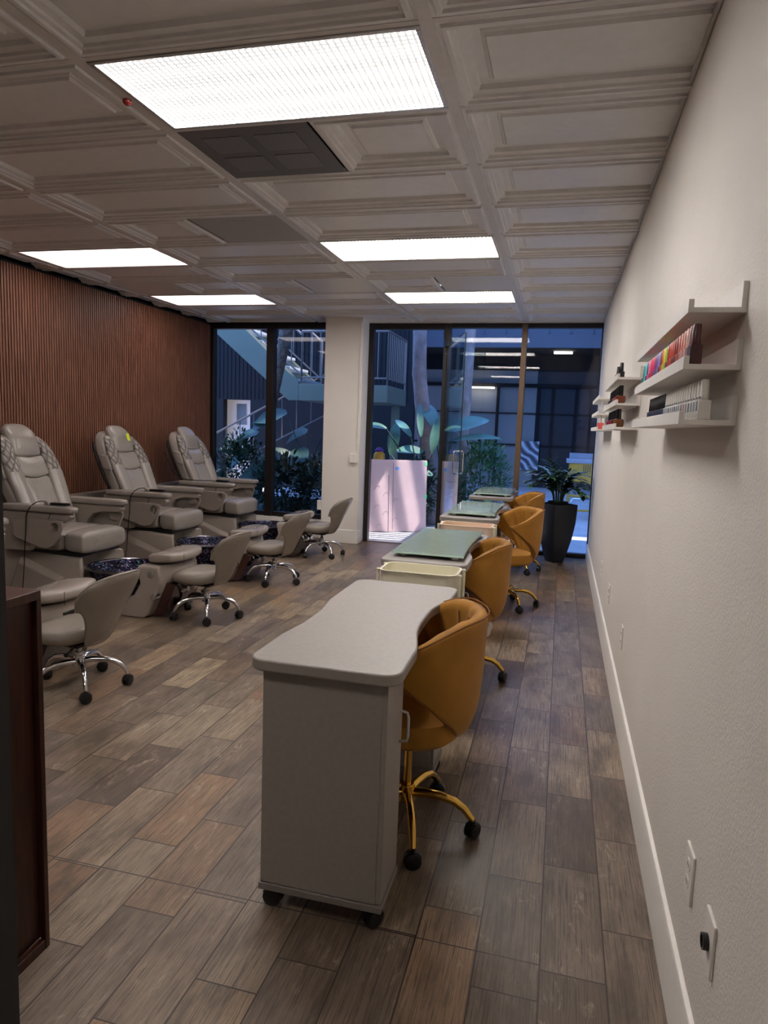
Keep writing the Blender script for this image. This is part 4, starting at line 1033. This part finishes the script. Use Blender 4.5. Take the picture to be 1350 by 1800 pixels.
# staircase
st = thing('outdoor_staircase', 'pale stucco staircase with landing beyond the windows', 'staircase', (-4.0, 12.0, 0))
def W2(x, y, z): return (x + 4.0, y - 12.0, z)
b = MB(); b.box(-0.78, 0.92, 0.0, 1.5, 1.90, 2.21)
obj('landing', b, 'stucco', st, bevel=0.01)
b = MB(); b.prism([(-0.78, 1.90), (-0.98, 1.90), (-3.30, 3.80), (-3.30, 4.50), (-2.60, 3.85), (-0.78, 2.24)], 'y', 0.0, 0.12)
obj('stringer', b, 'stucco', st, bevel=0.008)
b = MB(); b.prism([(-0.78, 2.0), (-0.98, 2.0), (-3.30, 3.90), (-3.30, 4.40), (-2.60, 3.75), (-0.78, 2.24)], 'y', 1.1, 1.2)
obj('stringer', b, 'stucco', st, bevel=0.008)
for k in range(8):
    obj('tread', MB().box(-0.98 - 0.28 * k - 0.16, -0.78 - 0.28 * k + 0.05, 0.13, 1.09, 2.25 + 0.235 * k, 2.30 + 0.235 * k), 'tread', st, bevel=0.006)
def railing(name, pts, hgt, n, mid=True, post_r=0.02, bar_r=0.011):
    b = MB(); P = [Vector(p) for p in pts]
    for a_, c_ in zip(P, P[1:]):
        up_ = Vector((0, 0, hgt)); lo = Vector((0, 0, 0.12))
        b.tube([a_ + up_, c_ + up_], 0.022, 8)
        b.tube([a_ + lo, c_ + lo], 0.016, 8)
        for k in range(n + 1):
            q = a_ + (c_ - a_) * (k / n); b.tube([q + (lo if 0 < k < n else Vector((0, 0, 0))), q + up_], post_r if k in (0, n) else bar_r, 8)
    return obj(name, b, 'rail', st)
railing('handrail', [(0.90, 0.03, 2.21), (0.90, 1.45, 2.21)], 0.95, 10)
railing('handrail', [(-0.75, 0.06, 2.21), (0.90, 0.03, 2.21)], 0.95, 9)
railing('handrail', [(-0.75, 0.06, 2.25), (-3.2, 0.06, 4.25)], 0.85, 12)
railing('handrail', [(-0.75, 1.15, 2.25), (-3.2, 1.15, 4.25)], 0.85, 12)
railing('handrail', [(-0.75, 1.46, 1.55), (-4.6, 1.46, -0.45)], 0.95, 12)
for cx in (-0.6, 0.7): obj('support_post', MB().box(cx, cx + 0.14, 1.2, 1.34, 0, 1.90), 'stucco', st, bevel=0.006)
# trunks
def trunk(name, label, pts, rs, m, rings_=True):
    P = [Vector(p) for p in pts]; q = []; R = []
    for k in range(len(P) - 1):
        for s in range(12):
            u = s / 12; q.append(P[k].lerp(P[k + 1], u)); rr = rs[k] + (rs[k + 1] - rs[k]) * u
            R.append(rr * (1.0 + (0.035 if (rings_ and s % 4 == 0) else 0)))
    q.append(P[-1]); R.append(rs[-1]); return tag(obj(name, MB().tube(q, R, 20), m, angle=60), label, 'tree trunk')
trunk('palm_trunk', 'ringed palm trunk rising behind the glass door, left of the door mullion', [(-1.93, 10.5, 0.0), (-2.02, 10.5, 1.0), (-2.20, 10.5, 2.3), (-2.26, 10.5, 4.5), (-2.28, 10.5, 6.5)], [0.15, 0.125, 0.108, 0.10, 0.095], 'palm')
trunk('palm_trunk', 'slimmer palm trunk seen through the window just right of the door mullion', [(-1.56, 11.0, 0.0), (-1.55, 11.0, 1.4), (-1.51, 11.0, 3.0), (-1.48, 11.0, 6.5)], [0.11, 0.092, 0.082, 0.075], 'palm')
trunk('leaning_trunk', 'rough leaning tree trunk crossing in front of the stairs', [(-4.85, 10.8, 0.0), (-4.74, 10.8, 1.8), (-4.62, 10.8, 2.5), (-4.52, 10.8, 3.1), (-4.2, 10.8, 4.6)], [0.06, 0.055, 0.085, 0.12, 0.14], 'bark', False)
# leafy bushes
def bush(label, loc, rx, ry, rz_, n, size, m='leafbush', seed=1):
    r = random.Random(seed); t = thing('garden_bush', label, 'bush', loc); b = MB(); sb = MB()
    for i in range(9):
        a = r.uniform(0, 2 * pi); q = (cos(a) * rx * 0.6, sin(a) * ry * 0.6, rz_ * r.uniform(1.0, 1.7))
        sb.tube([(cos(a) * 0.02, sin(a) * 0.02, 0), (q[0] * 0.5, q[1] * 0.5, q[2] * 0.55), q], [0.008, 0.006, 0.003], 5)
    for i in range(n):
        a = r.uniform(0, 2 * pi); cz = r.uniform(-1, 1); k = (1 - cz * cz) ** 0.5; rad = r.uniform(0.45, 1.0) ** 0.5 * (0.9 + 0.2 * sin(a * 5 + cz * 7))
        p = Vector((cos(a) * k * rx * rad, sin(a) * k * ry * rad, rz_ + cz * rz_ * rad))
        if p.z < 0.04: p.z = r.uniform(0.05, 0.25)
        d = Vector((cos(a) * k + r.uniform(-.6, .6), sin(a) * k + r.uniform(-.6, .6), cz + r.uniform(-.3, .9)))
        leafblade(b, p, d, Vector((r.uniform(-.4, .4), r.uniform(-.4, .4), 1)), size * r.uniform(0.7, 1.3), size * 0.42, 0.2, 3)
    obj('stems', sb, 'petiole', t); f = obj('foliage', b, m, t, flat=True); f['kind'] = 'stuff'
bush('dense dark bush behind the right window, in front of the grey wall', (-1.15, 10.6, 0.03), 0.46, 0.38, 0.66, 2600, 0.075, 'leafbush', 2)
bush('small leafy bush behind the headrest of the farthest spa chair', (-4.95, 10.0, 0.03), 0.40, 0.36, 0.64, 2600, 0.075, 'leafmid', 3)
bush('bushy undergrowth behind the white column, low in the left window', (-3.35, 9.6, 0.03), 0.5, 0.4, 0.50, 1400, 0.10, 'leafdark', 4)
bush('low dark undergrowth behind the packing board', (-2.05, 10.15, 0.0), 0.25, 0.3, 0.55, 900, 0.09, 'leafdark', 5)
bush('broad low dark undergrowth under the big leaves in the left window', (-4.1, 9.7, 0.03), 0.5, 0.4, 0.48, 1300, 0.12, 'leafdark', 6)
# big-leaved plants
def big_leaf_plant(label, loc, leaves, m='leafbird'):
    t = thing('broad_leaf_plant', label, 'plant', loc)
    for (dx, dy, dz, L, W_, az, tilt) in leaves:
        tip = Vector((dx, dy, dz)); mid = Vector((dx * 0.25, dy * 0.3, dz * 0.6))
        pts = [Vector((0, 0, 0)), mid * 0.6, mid, tip * 0.6 + mid * 0.4, tip]
        stp = obj('stalk', MB().tube(pts, [0.016, 0.014, 0.012, 0.010, 0.007], 7), 'petiole', t)
        b = MB(); d = Vector((cos(az) * cos(tilt), sin(az) * cos(tilt), sin(tilt)))
        leafblade(b, tip, d, Vector((0.05, -0.6, 0.8)), L, W_, 0.32, 10, 0.18)
        lf_ = obj('leaf_blade', b, m, t, flat=False, angle=80)
    return t
big_leaf_plant('big blue-green leaved plant right behind the glass door', (-2.0, 9.95, 0.0),
    [(-0.48, 0.1, 1.05, 0.55, 0.19, 1.45, 1.38), (-0.38, 0.0, 1.12, 0.42, 0.20, 0.15, 0.25), (-0.55, 0, 1.45, 0.36, 0.13, 3.3, 0.35), (-0.02, 0, 1.35, 0.62, 0.10, 2.0, 1.2), (0.16, 0, 1.1, 0.60, 0.14, 1.3, 1.4), (-0.15, -0.1, 1.35, 0.50, 0.12, 2.5, 0.75), (-0.25, -0.05, 0.85, 0.45, 0.20, 0.2, 0.1), (0.02, -0.1, 0.9, 0.5, 0.16, 2.9, -0.2)], 'leafbird')
big_leaf_plant('large-leaved plant with a long upright leaf, between the palm trunks', (-1.72, 10.2, 0.0),
    [(0.12, 0, 1.45, 0.62, 0.30, 0.45, 0.55), (0.10, 0.1, 1.30, 0.75, 0.14, 0.15, 0.32), (-0.15, 0, 1.5, 0.6, 0.22, 2.2, 0.9), (-0.02, 0, 1.2, 0.6, 0.22, 1.6, 1.4)], 'leafbird')
big_leaf_plant('large-leaved plant filling the right half of the left window', (-3.9, 10.2, 0.0),
    [(-0.35, 0, 1.65, 0.60, 0.36, 3.6, -0.25), (0.45, 0, 1.70, 0.65, 0.42, 0.2, -0.15), (0.0, 0, 1.35, 0.55, 0.34, 2.9, -0.2), (0.35, 0.1, 1.10, 0.6, 0.34, 0.1, -0.4), (-0.1, 0, 1.1, 0.55, 0.3, 5.0, -0.3), (0.7, 0, 1.35, 0.6, 0.34, 0.6, -0.5), (0.25, -0.1, 0.85, 0.55, 0.30, 5.6, -0.5)], 'leafdark')
big_leaf_plant('large-leaved plant above the farthest spa chair in the left window', (-4.55, 9.9, 0.0),
    [(-0.05, 0, 1.30, 0.60, 0.30, 3.0, -0.1), (0.15, 0, 1.05, 0.55, 0.30, 0.0, -0.3), (-0.2, 0, 1.0, 0.5, 0.26, 3.3, -0.5), (0.2, 0, 1.45, 0.65, 0.16, 2.7, 0.25), (0.0, -0.1, 0.8, 0.5, 0.28, 4.6, -0.5)], 'leafdark')
big_leaf_plant('low bright leafed plant at the foot of the dark bush', (-0.88, 10.1, 0.03),
    [(0.05, 0, 0.35, 0.30, 0.12, 0.3, 0.3), (-0.08, 0, 0.40, 0.30, 0.12, 2.6, 0.5), (0.12, -0.05, 0.28, 0.26, 0.11, 5.8, 0.2), (-0.02, -0.08, 0.30, 0.28, 0.12, 4.4, 0.3)], 'leafbush')
# packing board leaning outside the door
bd = thing('packing_board', 'pale pinkish packing board with green tape leaning outside the door', 'board', (-2.20, 9.42, 0), radians(30))
b = MB(); b.box(-0.44, 0.42, -0.02, 0.02, 0.0, 1.02); bo = obj('sheet', b, 'board', bd, bevel=0.004)
bd.rotation_euler = (radians(-5), 0, radians(28))
b = MB(); b.box(-0.145, -0.135, -0.0212, -0.02, 0.0, 0.80); b.box(-0.08, -0.074, -0.0212, -0.02, 0.02, 0.98); obj('crease', b, 'scribble', bd, flat=True)
b = MB(); rr = random.Random(4)
for k in range(7):
    cx, cz = -0.30 + 0.13 * (k % 3) + rr.uniform(-.02, .02), 0.62 - 0.09 * k
    b.tube([(cx + 0.035 * cos(a * 0.7) , -0.0205, cz + 0.03 * sin(a)) for a in [0.5 * j for j in range(11)]], 0.0022, 4)
obj('scribble', b, 'scribble', bd)
for zz in (0.97, 0.50, 0.03): obj('tape', MB().box(0.39, 0.425, -0.0225, 0.0225, zz - 0.025, zz + 0.03), 'tape', bd, flat=True)
tp = MB(); tp.loft([[(-0.02, y_, 0.93), (0.02, y_, 0.90), (-0.02, y_, 0.865), (-0.06, y_, 0.90)] for y_ in (-0.0215, -0.0203)]); obj('tape', tp, 'bluetape', bd, flat=True)
# toy-like bag beside the board
t = thing('tool_bag', 'small yellow and black bag seen just above the left end of the board', 'bag', (-2.62, 9.85, 0.85))
obj('body', MB().lathe([(0.06, 0.10), (0.09, 0.14), (0.085, 0.22), (0.05, 0.26)], 16), 'yellow', t)
obj('lower_body', MB().lathe([(0.05, 0.0), (0.12, 0.02), (0.13, 0.08), (0.06, 0.11)], 16), 'black', t)
obj('top', MB().lathe([(0.05, 0.255), (0.07, 0.28), (0.03, 0.32)], 16), 'purple', t)
tag(obj('garden_pedestal', MB().box(-2.72, -2.50, 9.75, 9.95, 0, 0.85), 'stucco', bevel=0.01), 'pale block outside the door under the yellow bag, hidden behind the board', 'block')
# yellow cart outside on the right
t = thing('yellow_work_cart', 'yellow tubular cart with a grey counter outside the right window', 'cart', (0.36, 12.6, 0))
obj('counter', MB().box(-0.27, 0.5, -0.3, 0.35, 0.97, 1.03), 'bluecounter', t, bevel=0.006)
obj('backsplash', MB().box(-0.22, 0.5, 0.33, 0.36, 1.03, 1.13), 'bluecounter', t, bevel=0.004)
b = MB(); b.loft([[(-0.20, y_, 0.97), (0.5, y_, 0.97), (0.5, y_, 0.62), (-0.27, y_, 0.62)] for y_ in (-0.28, -0.26)]); yp = obj('side_panel', b, 'yellow', t, bevel=0.003)
b = MB()
for k in range(4): b.box(0.02 + 0.035 * k, 0.032 + 0.035 * k, -0.283, -0.28, 0.80, 0.95)
obj('slot_mark', b, 'black', yp, flat=True)
for (lx, ly) in ((-0.2, -0.25), (0.45, -0.25), (-0.2, 0.3), (0.45, 0.3)): obj('leg', MB().cyl((lx, ly, 0.0), (lx, ly, 0.62 if ly < 0 else 0.97), 0.022, n=10), 'yellow', t)
b = MB(); b.tube([(-0.2, -0.25, 0.40), (0.45, -0.25, 0.40)], 0.02, 10); b.tube([(-0.2, -0.25, 0.15), (0.45, -0.25, 0.15)], 0.02, 10)
obj('rail', b, 'yellow', t)
obj('chrome_rail', MB().tube([(-0.15, -0.33, 0.30), (-0.12, -0.34, 0.36), (0.35, -0.34, 0.36), (0.38, -0.33, 0.30)], 0.014, 8), 'chrome', t)
